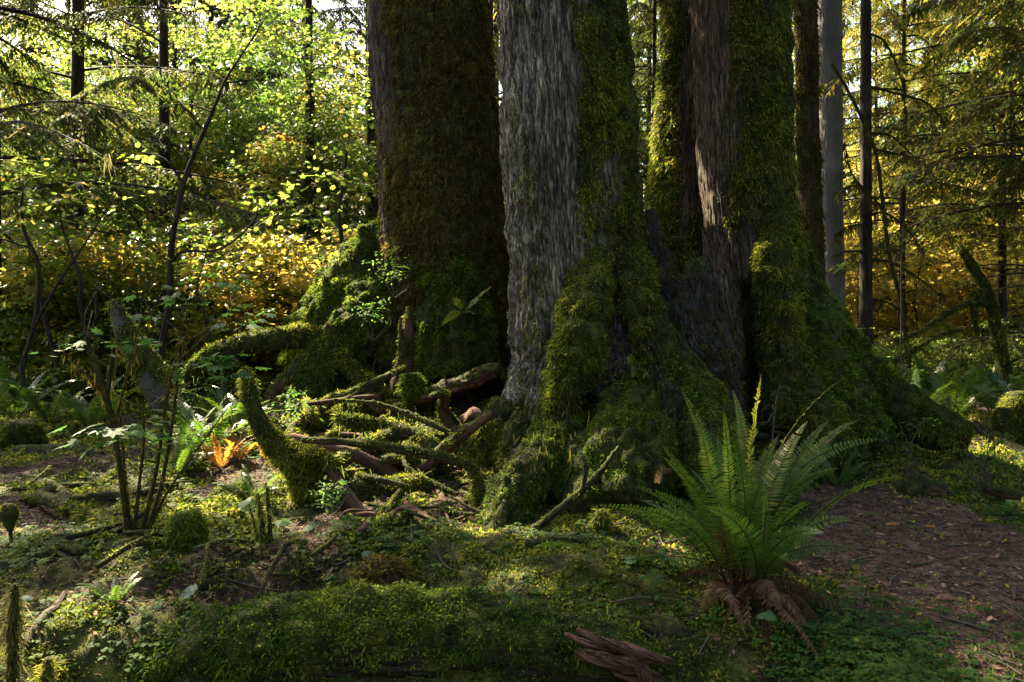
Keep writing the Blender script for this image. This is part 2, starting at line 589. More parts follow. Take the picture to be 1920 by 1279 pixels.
def G(x, y):
    """Ground height."""
    x, y = np.asarray(x, float), np.asarray(y, float)
    z = G0(x, y)
    p = np.stack([x, y, 0 * x], -1).reshape(-1, 3)
    near = ss(26, 12, np.hypot(x, y - 4))
    rough = 1 - .8 * path_mask(x, y)
    lump = fbm(p * 1.4, 4, 11).reshape(x.shape) * .09 + (np.abs(fbm(p * 4.2, 3, 12)).reshape(x.shape)) * .10 - .03 + fbm(p * 14, 3, 13).reshape(x.shape) * .018
    return z + lump * near * rough


def g1(x, y):
    return float(G(np.array([x]), np.array([y]))[0])


def on_ground(u, v):
    """The ground point the photograph shows at (u, v)."""
    d = 2.5
    while d < 40:
        p = P(u, v, d)
        if p[2] <= g1(p[0], p[1]):
            return p
        d += .03
    return P(u, v, d)


def axis(lo, hi, a, b, fine, grow=1.12):
    x = list(np.arange(a, b, fine))
    s = fine
    while x[-1] < hi:
        s *= grow
        x.append(x[-1] + s)
    s, y = fine, [a]
    while y[-1] > lo:
        s *= grow
        y.append(y[-1] - s)
    return np.array(y[:0:-1] + x)


gx, gy = axis(-90, 90, -5.2, 5.2, .028), axis(-30, 110, 2.4, 10.5, .028)
GX, GY = np.meshgrid(gx, gy)
GZ = G(GX, GY)


def grid_mesh(X, Y, Z, name, mat, moss, kind='structure'):
    h, w = X.shape
    i = np.arange(h - 1)[:, None] * w + np.arange(w - 1)[None]
    Q = np.stack([i, i + 1, i + w + 1, i + w], -1).reshape(-1, 4)
    mb = MB()
    V = np.stack([X, Y, Z], -1).reshape(-1, 3)
    mb.add(V, Q, .5, moss, V, 0)
    o = mb.build(name, mat)
    o['kind'] = kind
    return o, Surf(V, Q)


def moss_cover(x, y):
    p = np.stack([x, y, 0 * x], -1).reshape(-1, 3)
    n = fbm(p * .9, 4, 21).reshape(np.shape(x)) + .5 * fbm(p * 3.5, 3, 22).reshape(np.shape(x))
    m = ss(-.22, .22, n + .18 + .5 * gauss(x, y, .85, 4.35, .75, .55, 1) + .35 * gauss(x, y, .2, 4.3, .9, .4, 1) + .5 * gauss(x, y, 4.3, 6.9, 1.2, 1.1, 1))
    # bare duff: hollow in front of the middle tree and the bed left of the shrub
    m = m * (1 - np.minimum(1, gauss(x, y, -.35, 5.7, .34, .5, 1.15) + gauss(x, y, -.5, 6.9, .4, .4, .6) + gauss(x, y, -3.6, 7.4, 1.1, .5, .7) + gauss(x, y, -2.0, 4.1, .7, .3, .6)))
    return m * (1 - path_mask(x, y) * .97)


MATG = solid_mat('forest_floor', [(.35, (.010, .007, .004)), (.5, (.032, .022, .012)), (.7, (.085, .060, .033))], MOSS_C, (1, 1, 1), 22, 1.0, .02)
MATP = solid_mat('path_duff', [(.32, (.014, .008, .005)), (.5, (.062, .037, .022)), (.7, (.16, .098, .060))], MOSS_C, (1, 1, 1), 30, 1.0, .02)
ground, gsurf = grid_mesh(GX, GY, GZ, 'ground', MATG, (moss_cover(GX, GY) * .75).ravel())
px, py = np.arange(.6, 6.0, .022), np.arange(.2, 6.8, .022)
PX, PY = np.meshgrid(px, py)
pm = path_mask(PX, PY)
pz = G(PX, PY) + .008 * ss(.25, .6, pm) - .03 * ss(.25, .05, pm) + .010 * fbm(np.stack([PX, PY, 0 * PX], -1).reshape(-1, 3) * 16, 4, 44).reshape(PX.shape)
path, psurf = grid_mesh(PX, PY, pz, 'path', MATP, 0.0)


# ------------------------------------------------------------------ big trees
def profile(rows, d, top=17.0, taper=.5):
    out = []
    for v, a, b in rows:
        c = P((a + b) / 2, v, d)
        out.append([*c, (b - a) / 2 / F * d])
    x0, _, z0, r0 = out[0]
    slope = (out[0][0] - out[2][0]) / (out[0][2] - out[2][2])
    out.insert(0, [x0 + slope * .3 * (top - z0), d, top, r0 * taper])
    t_, b_ = out[0], out[1]
    ext = [[t_[i] + (b_[i] - t_[i]) * q for i in range(4)] for q in (0, .25, .5, .75, .9)]
    return (ext + out[1:])[::-1]


def root_pts(rows):
    return [[*P(u, v, d), r] for u, v, d, r in rows]


def px_s(V, rows, d):
    """Where a point sits across a traced trunk: -1 left edge, 1 right edge."""
    r = np.array(rows, float)
    v = V0 - (V[:, 2] - HC) / d * F
    a, b = np.interp(v, r[:, 0], r[:, 1]), np.interp(v, r[:, 0], r[:, 2])
    u = V[:, 0] / d * F + 960
    return (u - (a + b) / 2) / ((b - a) / 2), v


def big_tree(label, rows, d, roots, mats, mossfn, dens, moss_mat='moss', L=.05, W=.009, seed=0, seg=300, ridge=.05, rfr=80, dent=None, root_seg=56):
    c = P((rows[-1][1] + rows[-1][2]) / 2, rows[-1][0], d)
    t = thing('conifer_tree', label, 'tree', (c[0], d, g1(c[0], d)), 'giant old conifers joined at the base')
    mb = MB()
    pts = profile(rows, d)
    S = tube(mb, pts, seg, .022, .05, .9, ridge, rfr, seed, lambda V, D: mossfn(V) * .8, cap=False, fine=.035)
    if dent:
        V = S.V
        k = dent(V)
        cx = np.interp(V[:, 2], [p[2] for p in pts], [p[0] for p in pts])
        V[:, 0] += (cx - V[:, 0]) * k
        V[:, 1] += (d - V[:, 1]) * k
        mb.v[0] = (V, *mb.v[0][1:])
        S = Surf(V, S.Q)
    mb.build('trunk', M[mats], t)
    mm = MB()
    fuzz(mm, S, dens, L, W, lambda c_, n: mossfn(c_) ** 1.2, 1.0, .6, 1.0, seed, leafy=.25)
    m3 = MB()                                                   # brown matted strands among the green
    fuzz(m3, S, dens * .14, L * 1.6, W * .9, lambda c_, n: mossfn(c_) * ss(-.1, .3, fbm(c_ * 2.2, 3, seed + 60)), 1.4, .4, .8, seed + 7)
    for k, (rp, rm, rd, rmoss) in enumerate(roots):
        rb = MB()
        RS = tube(rb, root_pts(rp), root_seg, .02, .34, 1.0, .20, 30, seed + k + 20, lambda V, D: np.full(len(V), .7 * min(1, rd)) * ss(-.5, .3, D[:, 2] + fbm(V * 3, 3, 8) + .3), fine=.042)
        rb.build('root', M[rm], t)
        if rd > 1.25:                                           # long beards over the rounded root knees
            hang(mm if rmoss == moss_mat else m3, spline(root_pts(rp), 30)[4:20, :3] + [0, -.12, 0], 420, .14, .010, np.random.default_rng(seed + k), .55, 0, .10)
        if rd:
            fuzz(m3, RS, dens * .14, L * 1.5, W * .9, lambda c_, n: ss(.0, .35, fbm(c_ * 2.4, 3, seed + k + 61) - .3 * n[:, 2]), 1.4, .4, .8, seed + k + 8)
            if rmoss == moss_mat:
                fuzz(mm, RS, dens * rd, L * 1.0, W, lambda c_, n: ss(-.5, .1, fbm(c_ * 2.6, 3, seed + k) + .45 * n[:, 2] + rd * .5 - .2), .6, .7, .8, seed + k)
            else:
                m2 = MB()
                fuzz(m2, RS, dens * rd, L * 1.0, W, lambda c_, n: ss(-.5, .1, fbm(c_ * 2.6, 3, seed + k) + .45 * n[:, 2] + rd * .5 - .2), .6, .7, .8, seed + k)
                if m2.n:
                    m2.build('moss', M[rmoss], t)
    if mm.n:
        mm.build('moss', M[moss_mat], t)
    if m3.n:
        m3.build('brown_moss', M['moss_dark'], t)
    return t


C_ROWS = [(-60, 933, 1165), (0, 935, 1168), (200, 940, 1186), (300, 943, 1192), (400, 950, 1200), (500, 958, 1206), (600, 962, 1215), (650, 962, 1228), (700, 955, 1245), (760, 938, 1262), (800, 922, 1280), (850, 900, 1300)]


def mossC(V):
    s, v = px_s(V, C_ROWS, 6.8)
    n = fbm(V * np.array([5, 5, 1.6]), 4, 31)
    a = ss(-.25, .6, s - .12 + n * 1.1) * (1 - .4 * ss(.8, 1.0, s))
    b = ss(700, 790, v + n * 90 + s * 20)
    c = .25 * ss(.05, .5, n)
    return np.clip(np.maximum(np.maximum(a, b), c), 0, 1) 


treeC = big_tree('giant conifer with pale grey furrowed bark and green moss down its right side', C_ROWS, 6.8, [
    ([(1135, 400, 6.62, .10), (1108, 530, 6.27, .14), (1092, 620, 6.12, .18), (1075, 700, 6.03, .18), (1045, 780, 5.92, .16), (1005, 845, 5.8, .10)], 'bark_dark', 1.2, 'moss'),
    ([(1175, 430, 6.62, .10), (1198, 570, 6.3, .16), (1236, 645, 6.18, .15), (1282, 705, 6.12, .17), (1325, 765, 6.06, .18), (1390, 825, 6.0, .12)], 'bark_dark', 1.15, 'moss'),
    ([(1140, 560, 6.42, .12), (1140, 650, 6.28, .20), (1150, 730, 6.2, .24), (1170, 800, 6.1, .2)], 'wood_blue', .25, 'moss'),
    ([(945, 770, 6.6, .14), (915, 825, 6.35, .13), (870, 865, 6.15, .07)], 'bark_brown', .8, 'moss'),
    ([(985, 780, 6.5, .13), (965, 830, 6.25, .12), (950, 880, 6.0, .06)], 'bark_brown', .9, 'moss'),
    ([(1165, 690, 6.3, .12), (1185, 790, 5.84, .28), (1180, 870, 5.6, .36), (1170, 960, 5.35, .26)], 'bark_dark', 1.3, 'moss_bright'),
    ([(1230, 670, 6.2, .12), (1248, 750, 6.0, .15), (1258, 840, 5.9, .12)], 'wood_blue', .4, 'moss'),
    ([(1290, 730, 6.1, .15), (1335, 820, 5.8, .24), (1350, 920, 5.5, .22)], 'bark_dark', 1.2, 'moss_bright'),
    ([(1085, 775, 6.1, .12), (1035, 835, 5.75, .17), (990, 890, 5.5, .16), (950, 950, 5.3, .13), (915, 1010, 5.15, .07)], 'bark_dark', 1.5, 'moss_bright'),
    ([(1060, 800, 6.0, .12), (1090, 880, 5.6, .2), (1105, 960, 5.3, .16)], 'bark_dark', 1.2, 'moss_bright'),
], 'bark_grey', mossC, 8500, 'moss', .030, .0075, 1, seg=460, ridge=.085, rfr=84)

L_ROWS = [(-60, 683, 903), (0, 688, 910), (100, 695, 920), (200, 703, 928), (300, 708, 938), (400, 714, 945), (500, 712, 952), (600, 705, 958), (700, 690, 962), (760, 680, 965)]


def mossL(V):
    s, v = px_s(V, L_ROWS, 9.2)
    n = fbm(V * np.array([3, 3, 1.5]), 4, 33)
    return np.clip(ss(-.95, -.5, s + n * .35) * (.75 + .5 * n) + ss(420, 520, v), .05, 1)


treeL = big_tree('darkest giant conifer, its whole trunk wrapped in shaggy brown moss above a broad green base', L_ROWS, 9.2, [
    ([(745, 420, 9.35, .16), (705, 480, 9.3, .30), (655, 555, 9.25, .38), (605, 630, 9.15, .34), (560, 700, 9.0, .22)], 'bark_dark', 1.2, 'moss_bright'),
    ([(835, 400, 9.0, .18), (842, 500, 8.8, .36), (848, 600, 8.6, .46), (852, 720, 8.4, .48)], 'bark_dark', 1.2, 'moss_bright'),
    ([(725, 540, 9.0, .28), (680, 605, 8.75, .31), (630, 655, 8.55, .27), (597, 705, 8.35, .25), (582, 780, 8.1, .2)], 'bark_brown', 1.2, 'moss_bright'),
    ([(930, 480, 9.3, .2), (942, 600, 9.1, .28), (948, 730, 8.9, .26)], 'bark_dark', 1, 'moss_dark'),
    ([(680, 600, 8.8, .25), (720, 640, 8.75, .22), (760, 700, 8.6, .2)], 'bark_dark', 1, 'moss'),
], 'bark_dark', mossL, 6500, 'moss_dark', .036, .010, 2, seg=240)

R_ROWS = [(-60, 1292, 1475), (0, 1295, 1478), (100, 1299, 1480), (200, 1304, 1481), (300, 1312, 1483), (400, 1322, 1490), (500, 1328, 1508), (600, 1326, 1530), (700, 1320, 1550), (780, 1310, 1570)]


def mossR(V):
    s, v = px_s(V, R_ROWS, 8.0)
    n = fbm(V * np.array([3.4, 3.4, 1.3]), 4, 35)
    return np.clip(ss(-.62, -.25, s + n * .5) * (.75 + .6 * n) * (1 - .45 * ss(.72, .95, s + n * .3)), 0, 1)


def dentR(V):
    u = V[:, 0] / V[:, 1] * F + 960
    v = V0 - (V[:, 2] - HC) / V[:, 1] * F
    return np.where(V[:, 1] < 8.0, .75 * ss(20, 8, np.abs(u - 1402 - (v - 620) * .04)) * ss(520, 570, v), 0)


treeR = big_tree('giant conifer with thick green moss down its front and a dark cleft at its foot', R_ROWS, 8.0, [
    ([(1452, 410, 7.6, .12), (1458, 540, 7.38, .19), (1466, 640, 7.26, .20), (1482, 720, 7.1, .2), (1492, 800, 6.9, .16)], 'bark_dark', 1, 'moss'),
    ([(1338, 430, 7.62, .09), (1352, 560, 7.42, .16), (1362, 660, 7.3, .15), (1345, 750, 7.15, .15)], 'bark_reddish', .12, 'moss_dark'),
    ([(1478, 440, 8.0, .14), (1512, 565, 7.85, .25), (1566, 665, 7.65, .31), (1650, 748, 7.4, .27), (1730, 790, 7.3, .20), (1815, 818, 7.2, .12)], 'bark_dark', 1.2, 'moss_bright'),
    ([(1505, 600, 7.6, .18), (1560, 730, 7.15, .28), (1640, 830, 6.8, .18)], 'bark_dark', 1.2, 'moss_bright'),
    ([(1480, 690, 7.2, .14), (1535, 790, 6.85, .26), (1590, 880, 6.5, .18)], 'bark_dark', 1.2, 'moss_bright'),
    ([(1215, 400, 7.4, .08), (1232, 540, 7.1, .22), (1268, 630, 6.95, .33), (1305, 720, 6.75, .36), (1325, 810, 6.5, .28)], 'wood_blue', .35, 'moss_dark'),
    ([(1320, 500, 7.6, .14), (1310, 580, 7.3, .2), (1330, 680, 7.1, .24), (1350, 790, 6.9, .2)], 'bark_dark', .15, 'moss_dark'),
], 'bark_reddish', mossR, 7500, 'moss', .032, .009, 3, dent=dentR)

B_ROWS = [(-60, 1247, 1335), (0, 1244, 1338), (100, 1239, 1340), (200, 1232, 1345), (300, 1225, 1350), (400, 1216, 1355), (500, 1211, 1360), (600, 1206, 1368), (700, 1200, 1372)]


def mossB(V):
    s, v = px_s(V, B_ROWS, 8.9)
    n = fbm(V * np.array([3, 3, 1.4]), 4, 37)
    return np.clip(ss(-.35, -.75, s + n * .4 - .1) + .8 * ss(330, 560, v + n * 200) + .15 * ss(.1, .5, n), 0, 1)


treeB = big_tree('giant conifer half hidden behind the cleft tree, brown moss low, pale bark higher up', B_ROWS, 8.9, [
    ([(1225, 420, 8.8, .10), (1228, 520, 8.55, .2), (1240, 620, 8.4, .25)], 'bark_dark', 1, 'moss'),
], 'bark_reddish', mossB, 6000, 'moss', .042, .010, 4, seg=200)


def pole_tree(label, rows, d, bark, mossfn, dens, moss_mat, seed, L=.05, group=None):
    c = P((rows[-1][1] + rows[-1][2]) / 2, rows[-1][0], d)
    t = thing('conifer_tree', label, 'tree', (c[0], d, g1(c[0], d)), group)
    mb = MB()
    S = tube(mb, profile(rows, d, 12), 90, .04, .05, .7, .07, 46, seed, lambda V, D: mossfn(V) * .7, cap=False)
    mb.build('trunk', M[bark], t)
    m2 = MB()
    fuzz(m2, S, dens, L, .011, lambda c_, n: mossfn(c_), 1.0, .5, .8, seed)
    if m2.n:
        m2.build('moss', M[moss_mat], t)
    return t


pole1 = pole_tree('slim conifer trunk covered in rusty brown moss, between the cleft giant and a grey trunk', [(-60, 1488, 1528), (0, 1490, 1531), (200, 1494, 1534), (400, 1499, 1541), (560, 1503, 1548), (700, 1506, 1552)], 11.5, 'bark_brown',
                  lambda V: np.clip(.55 + fbm(V * 2, 3, 51), 0, 1), 3500, 'moss_dark', 51)
pole2 = pole_tree('slim straight conifer trunk with smooth blue grey bark and no moss', [(-60, 1530, 1577), (0, 1531, 1577), (200, 1535, 1578), (400, 1541, 1580), (560, 1546, 1583), (720, 1550, 1586)], 14.0, 'bark_pole',
                  lambda V: np.full(len(V), .02), 100, 'moss_dark', 52)
# ------------------------------------------------------------------ fallen wood
def up_moss(bias=0.0, sc_=5, seed=0):
    return lambda c_, n: ss(-.3, .25, n[:, 2] * .8 + fbm(c_ * sc_, 3, seed) * .9 + bias)


def wood(name, label, cat, limbs, bark='bark_dark', dens=6000, mossm='moss', L=.035, W=.007, bias=0.1, seed=0, beard=0, group=None, seg=20, leafy=0.0, amp=.14, ridge=.08, down=.5, part='wood', lie=False, lump=.008):
    """A piece of fallen or standing dead wood: limbs are rows (u, v, depth, radius in m)."""
    if lie:                                                     # lay it on the ground along the traced line
        new = []
        for rows in limbs:
            dd = np.array([on_ground(u, v + .5 * r / d * F)[1] for u, v, d, r in rows])
            t_ = np.arange(len(rows))
            fit = np.polyval(np.polyfit(t_, dd, 1), t_) if len(rows) > 2 else dd
            new.append([(u, v, f, r * f / d) for (u, v, d, r), f in zip(rows, fit)])
        limbs = new
    L0 = limbs[0][0]
    c = P(L0[0], L0[1], L0[2])
    t = thing(name, label, cat, (c[0], c[1], g1(c[0], c[1])), group)
    mb, mm = MB(), MB()
    for k, rows in enumerate(limbs):
        pts = root_pts(rows)
        if lie:
            pts = [[x, y, max(z, g1(x, y) + .35 * r), r] for x, y, z, r in pts]
        S = tube(mb, pts, seg, max(.012, pts[0][3] * .25), amp, .8, ridge, 22, seed + k, lambda V, D: .75 * ss(-.4, .3, D[:, 2] + fbm(V * 5, 3, seed) + bias) * (dens > 0), fine=lump)
        if dens:
            fuzz(mm, S, dens, L, W, up_moss(bias, 5, seed + k), down, .8, .8, seed + k, leafy=leafy)
        if beard:
            C = spline(pts, 60)[:, :3]
            hang(mm, C, beard, .16, .009, np.random.default_rng(seed), .6, 0, pts[0][3] * .5)
    mb.build(part, M[bark], t)
    if mm.n:
        mm.build('moss', M[mossm], t)
    return t


wood('fallen_log', 'thick log under deep green moss lying across the front, broken toward the big fern', 'log', [
    [(290, 1275, 3.6, .12), (390, 1225, 3.66, .19), (520, 1195, 3.7, .235), (700, 1185, 3.72, .25), (880, 1192, 3.7, .235), (1040, 1208, 3.62, .195), (1150, 1228, 3.56, .14), (1240, 1250, 3.5, .06)]],
    'bark_dark', 16000, 'moss_bright', .026, .006, .12, 100, leafy=.5, seg=110, amp=.5, lump=.035, beard=260)
wood('rotten_log', 'crumbling brown rotten wood sticking out of the mossy front log beside the big fern', 'rotten wood', [
    [(1050, 1192, 3.54, .02), (1120, 1206, 3.47, .042), (1190, 1226, 3.43, .038), (1262, 1242, 3.40, .012)],
    [(1080, 1225, 3.46, .02), (1150, 1240, 3.40, .035), (1220, 1262, 3.38, .015)],
    [(1200, 1250, 3.40, .03), (1215, 1290, 3.36, .05)],
    *[[(1060 + 22 * q, 1180 + 7 * q + rq, 3.44, .006), (1095 + 22 * q, 1196 + 8 * q + rq, 3.38, .013), (1140 + 24 * q, 1212 + 9 * q + rq, 3.36, .004)] for q, rq in ((0, 8), (1, -8), (2, 26), (3, -4), (4, 18), (5, -10), (1, 36), (3, 44), (5, 30))]], 'wood_rot', 0, 'moss_bright', .018, .005, -.4, 110, amp=.8, ridge=.55, seg=72, leafy=.5)
wood('rotten_log', 'dark crumbled log lump with a blue grey splintered side, left of big fern base', 'rotten wood', [
    [(1215, 1165, 3.75, .03), (1255, 1185, 3.7, .06), (1290, 1205, 3.66, .05)],
    [(1140, 1150, 3.78, .012), (1190, 1166, 3.72, .022), (1232, 1185, 3.66, .012)]], 'wood_blue', 900, 'moss', seed=115, amp=.5, ridge=.3, seg=30)

wood('tree_snag', 'curved mossy snag rising like a horn from a thick mossy foot, left of the hollow', 'dead tree', [
    [(458, 688, 5.75, .014), (462, 706, 5.75, .036), (468, 736, 5.75, .050), (479, 775, 5.75, .060), (499, 812, 5.75, .072), (530, 845, 5.75, .090), (572, 870, 5.75, .112), (612, 890, 5.75, .10), (648, 902, 5.75, .04)],
    [(560, 872, 5.75, .09), (576, 905, 5.74, .118), (598, 935, 5.72, .10), (615, 962, 5.70, .05)],
    [(570, 856, 5.7, .07), (605, 858, 5.65, .048), (638, 872, 5.6, .012)],
    [(570, 885, 5.7, .07), (566, 920, 5.66, .03), (566, 965, 5.62, .02)]],
    'bark_dark', 13000, 'moss', .030, .006, .75, 120, beard=60, seg=36)
wood('dead_stick', 'bare brown stick leaning against the foot of the horn shaped mossy snag', 'stick', [
    [(618, 876, 5.62, .032), (638, 910, 5.55, .042), (662, 942, 5.48, .040), (690, 974, 5.40, .030)]], 'wood_rot', 0, seed=125, seg=16, ridge=.2)
wood('fallen_branch', 'mossy branch climbing right from the foot of the horn shaped snag', 'branch', [
    [(610, 884, 5.85, .06), (660, 852, 6.15, .058), (710, 826, 6.4, .055), (765, 798, 6.7, .05)]], 'bark_brown', 6000, 'moss', .035, seed=130)
wood('fallen_log', 'mossy log with a dark sawn looking end, lying right of the bare brown prop stick', 'log', [
    [(610, 925, 6.2, .09), (670, 918, 6.15, .115), (720, 920, 6.1, .10), (765, 912, 6.05, .09), (792, 905, 6.0, .075)]], 'bark_brown', 8000, 'moss', .03, bias=.15, seed=135, lie=True)
wood('fallen_branch', 'thin bright mossy branch with drooping beards, raised over the sunlit hollow', 'branch', [
    [(628, 783, 6.6, .028), (660, 790, 6.6, .05), (700, 797, 6.6, .052), (750, 808, 6.65, .045), (790, 822, 6.85, .03), (822, 836, 6.85, .022)]], 'bark_brown', 12000, 'moss', .04, bias=.3, seed=140, beard=130)
wood('fallen_log', 'thick mossy log behind the raised bearded branch, at the foot of the darkest giant', 'log', [
    [(552, 838, 7.5, .07), (600, 808, 7.6, .10), (660, 775, 7.8, .12), (720, 748, 8.0, .115), (775, 736, 8.2, .08)]], 'bark_dark', 8000, 'moss', .035, bias=.2, seed=145, seg=28)
wood('tree_stump', 'leaning mossy stub with a sharp broken tip, in front of the darkest giant', 'stump', [
    [(628, 655, 8.25, .02), (645, 672, 8.2, .075), (668, 702, 8.1, .085), (700, 735, 8.0, .09), (715, 760, 7.95, .07)]], 'bark_dark', 8000, 'moss', .035, bias=.2, seed=150)
wood('rotten_log', 'dark fibrous rotten log between the darkest giant and the grey barked giant', 'log', [
    [(752, 752, 7.9, .05), (800, 742, 7.85, .075), (860, 722, 7.75, .085), (910, 702, 7.65, .08), (938, 690, 7.6, .05)]], 'wood_rot', 500, 'moss', seed=155, ridge=.4, seg=40, amp=.3)
wood('fallen_branch', 'reddish brown broken root mossy at its lower end, reaching to the grey barked giant', 'branch', [
    [(782, 890, 6.3, .07), (812, 862, 6.25, .065), (845, 832, 6.2, .052), (885, 802, 6.15, .042), (925, 772, 6.1, .03)],
    [(765, 852, 6.8, .02), (810, 842, 6.75, .03), (852, 828, 6.7, .02)],
    [(845, 832, 6.2, .03), (860, 812, 6.2, .03), (850, 800, 6.2, .01)]], 'wood_rot', 1800, 'moss', bias=-.3, seed=160, ridge=.25)
wood('tree_stump', 'little round bright green moss cushion on a thin stump above the sunlit hollow', 'stump', [
    [(771, 700, 7.3, .05), (771, 716, 7.3, .095), (771, 738, 7.3, .085), (768, 756, 7.3, .04), (766, 800, 7.3, .04)]], 'wood_grey', 14000, 'moss_bright', .035, bias=.35, seed=165)
wood('tree_snag', 'upright mossy snag with two splintered brown tips against the darkest giant', 'dead tree', [
    [(765, 575, 8.0, .018), (768, 590, 8.0, .045), (764, 640, 8.0, .07), (756, 690, 7.95, .09), (748, 745, 7.9, .11)],
    [(750, 600, 7.98, .012), (752, 640, 7.97, .03), (750, 690, 7.95, .04)]], 'wood_rot', 5000, 'moss', bias=-.1, seed=170)
wood('fallen_branch', 'long arching mossy limb reaching left from the roots of the darkest giant', 'branch', [
    [(345, 712, 8.3, .05), (382, 674, 8.3, .08), (440, 651, 8.35, .105), (510, 637, 8.4, .118), (570, 632, 8.5, .12), (625, 640, 8.6, .12)]], 'bark_dark', 6500, 'moss', .042, .009, .25, 175, beard=80, seg=24)
wood('fallen_log', 'dark log with a sunlit bare upper edge leaning beside the roots of the darkest giant', 'log', [
    [(500, 748, 8.1, .05), (530, 716, 8.15, .075), (565, 686, 8.3, .085), (610, 656, 8.6, .085), (650, 630, 8.9, .06)]], 'wood_rot', 3000, 'moss', bias=-.15, seed=180, ridge=.2)
wood('tree_snag', 'leaning broken trunk with bare bluish wood streaks and a mossy tip, among the left shrubs', 'dead tree', [
    [(214, 562, 8.6, .035), (222, 590, 8.6, .085), (245, 640, 8.6, .13), (280, 695, 8.6, .17), (318, 752, 8.6, .19), (350, 800, 8.6, .19)]], 'wood_grey', 4200, 'moss', .04, .009, .12, 185, seg=36, ridge=.15)
wood('mossy_stump', 'low rounded stump smothered in pale green moss at the far left edge', 'stump', [
    [(42, 790, 8.2, .12), (40, 806, 8.2, .19), (38, 835, 8.2, .24), (38, 862, 8.2, .25)]], 'bark_dark', 9000, 'moss', .045, .007, .6, 190, seg=28)
wood('mossy_stump', 'dark upright knob of thick moss beside the many stemmed shrub', 'stump', [
    [(345, 960, 4.7, .04), (347, 972, 4.7, .085), (350, 1010, 4.7, .105), (350, 1060, 4.7, .10), (350, 1110, 4.65, .08)]], 'bark_dark', 16000, 'moss_bright', .035, .005, .6, 195, leafy=.35, seg=28)
wood('mossy_stump', 'brown shaggy root lump just behind the front mossy log', 'stump', [
    [(668, 1092, 4.15, .05), (700, 1078, 4.2, .085), (740, 1080, 4.25, .07), (770, 1095, 4.25, .04)]], 'wood_rot', 9000, 'moss_dark', .05, .006, .2, 200, beard=60)
wood('mossy_stump', 'short hump of moss between two thin mossy saplings, left of centre', 'stump', [
    [(545, 1000, 4.75, .04), (548, 1015, 4.75, .085), (552, 1045, 4.75, .10), (552, 1085, 4.7, .10)]], 'bark_dark', 12000, 'moss', .03, .005, .5, 203, leafy=.3)
wood('mossy_stump', 'small dark stub wrapped in moss at the forward foot of the grey barked giant', 'stump', [
    [(1128, 955, 5.0, .02), (1128, 970, 5.0, .05), (1122, 1000, 5.0, .07), (1120, 1035, 4.95, .08)]], 'bark_dark', 11000, 'moss', .03, .005, .2, 206)
wood('fallen_branch', 'thin crooked mossy stick slanting up across the green roots of the grey barked giant', 'branch', [
    [(1000, 995, 5.0, .028), (1040, 962, 5.0, .026), (1085, 925, 5.02, .024), (1125, 885, 5.05, .02), (1160, 838, 5.1, .010)],
    [(1092, 918, 5.02, .014), (1098, 890, 5.0, .012), (1096, 868, 5.0, .006)]], 'bark_dark', 3500, 'moss', .02, .004, 0, 210)
wood('fallen_branch', 'dark knobbly stick lying flat below the slanting mossy stick', 'branch', [
    [(918, 985, 5.1, .025), (960, 996, 5.0, .03), (1005, 1006, 4.95, .032), (1050, 1008, 4.95, .03), (1085, 1003, 4.9, .02)]], 'bark_dark', 2500, 'moss', .02, .004, -.1, 213, amp=.4, lie=True)
wood('fallen_branch', 'dark forked stick nearest the single low fern leaf', 'branch', [
    [(985, 1030, 4.8, .02), (1020, 1022, 4.75, .03), (1070, 1016, 4.75, .03), (1120, 1022, 4.75, .02)]], 'bark_dark', 2500, 'moss', .02, .004, 0, 216, amp=.4, lie=True)
wood('mossy_stump', 'tilted mossy root knob at the left end of the stick tangle', 'stump', [
    [(948, 940, 5.2, .03), (938, 975, 5.15, .055), (925, 1005, 5.1, .06), (908, 1030, 5.05, .04)]], 'bark_brown', 7000, 'moss', .025, .005, .2, 219)
wood('mossy_stump', 'crooked mossy stub in front of the sawn looking log', 'stump', [
    [(752, 918, 5.75, .02), (742, 938, 5.7, .035), (730, 962, 5.65, .045), (715, 980, 5.6, .04)]], 'bark_dark', 9000, 'moss', .03, .005, .3, 222)
wood('rotten_log', 'pale pinkish splintered wood lying in the bare hollow', 'rotten wood', [
    [(758, 950, 5.55, .015), (780, 962, 5.5, .035), (810, 980, 5.42, .03), (835, 1000, 5.35, .012)]], 'wood_rot', 0, seed=225, ridge=.4, amp=.4, lie=True)
wood('dead_stick', 'pale thin stick lying in the bare hollow pointing at the grey barked giant', 'stick', [
    [(820, 922, 5.9, .014), (836, 950, 5.7, .02), (852, 985, 5.45, .010)]], 'wood_rot', 0, seed=228, lie=True)
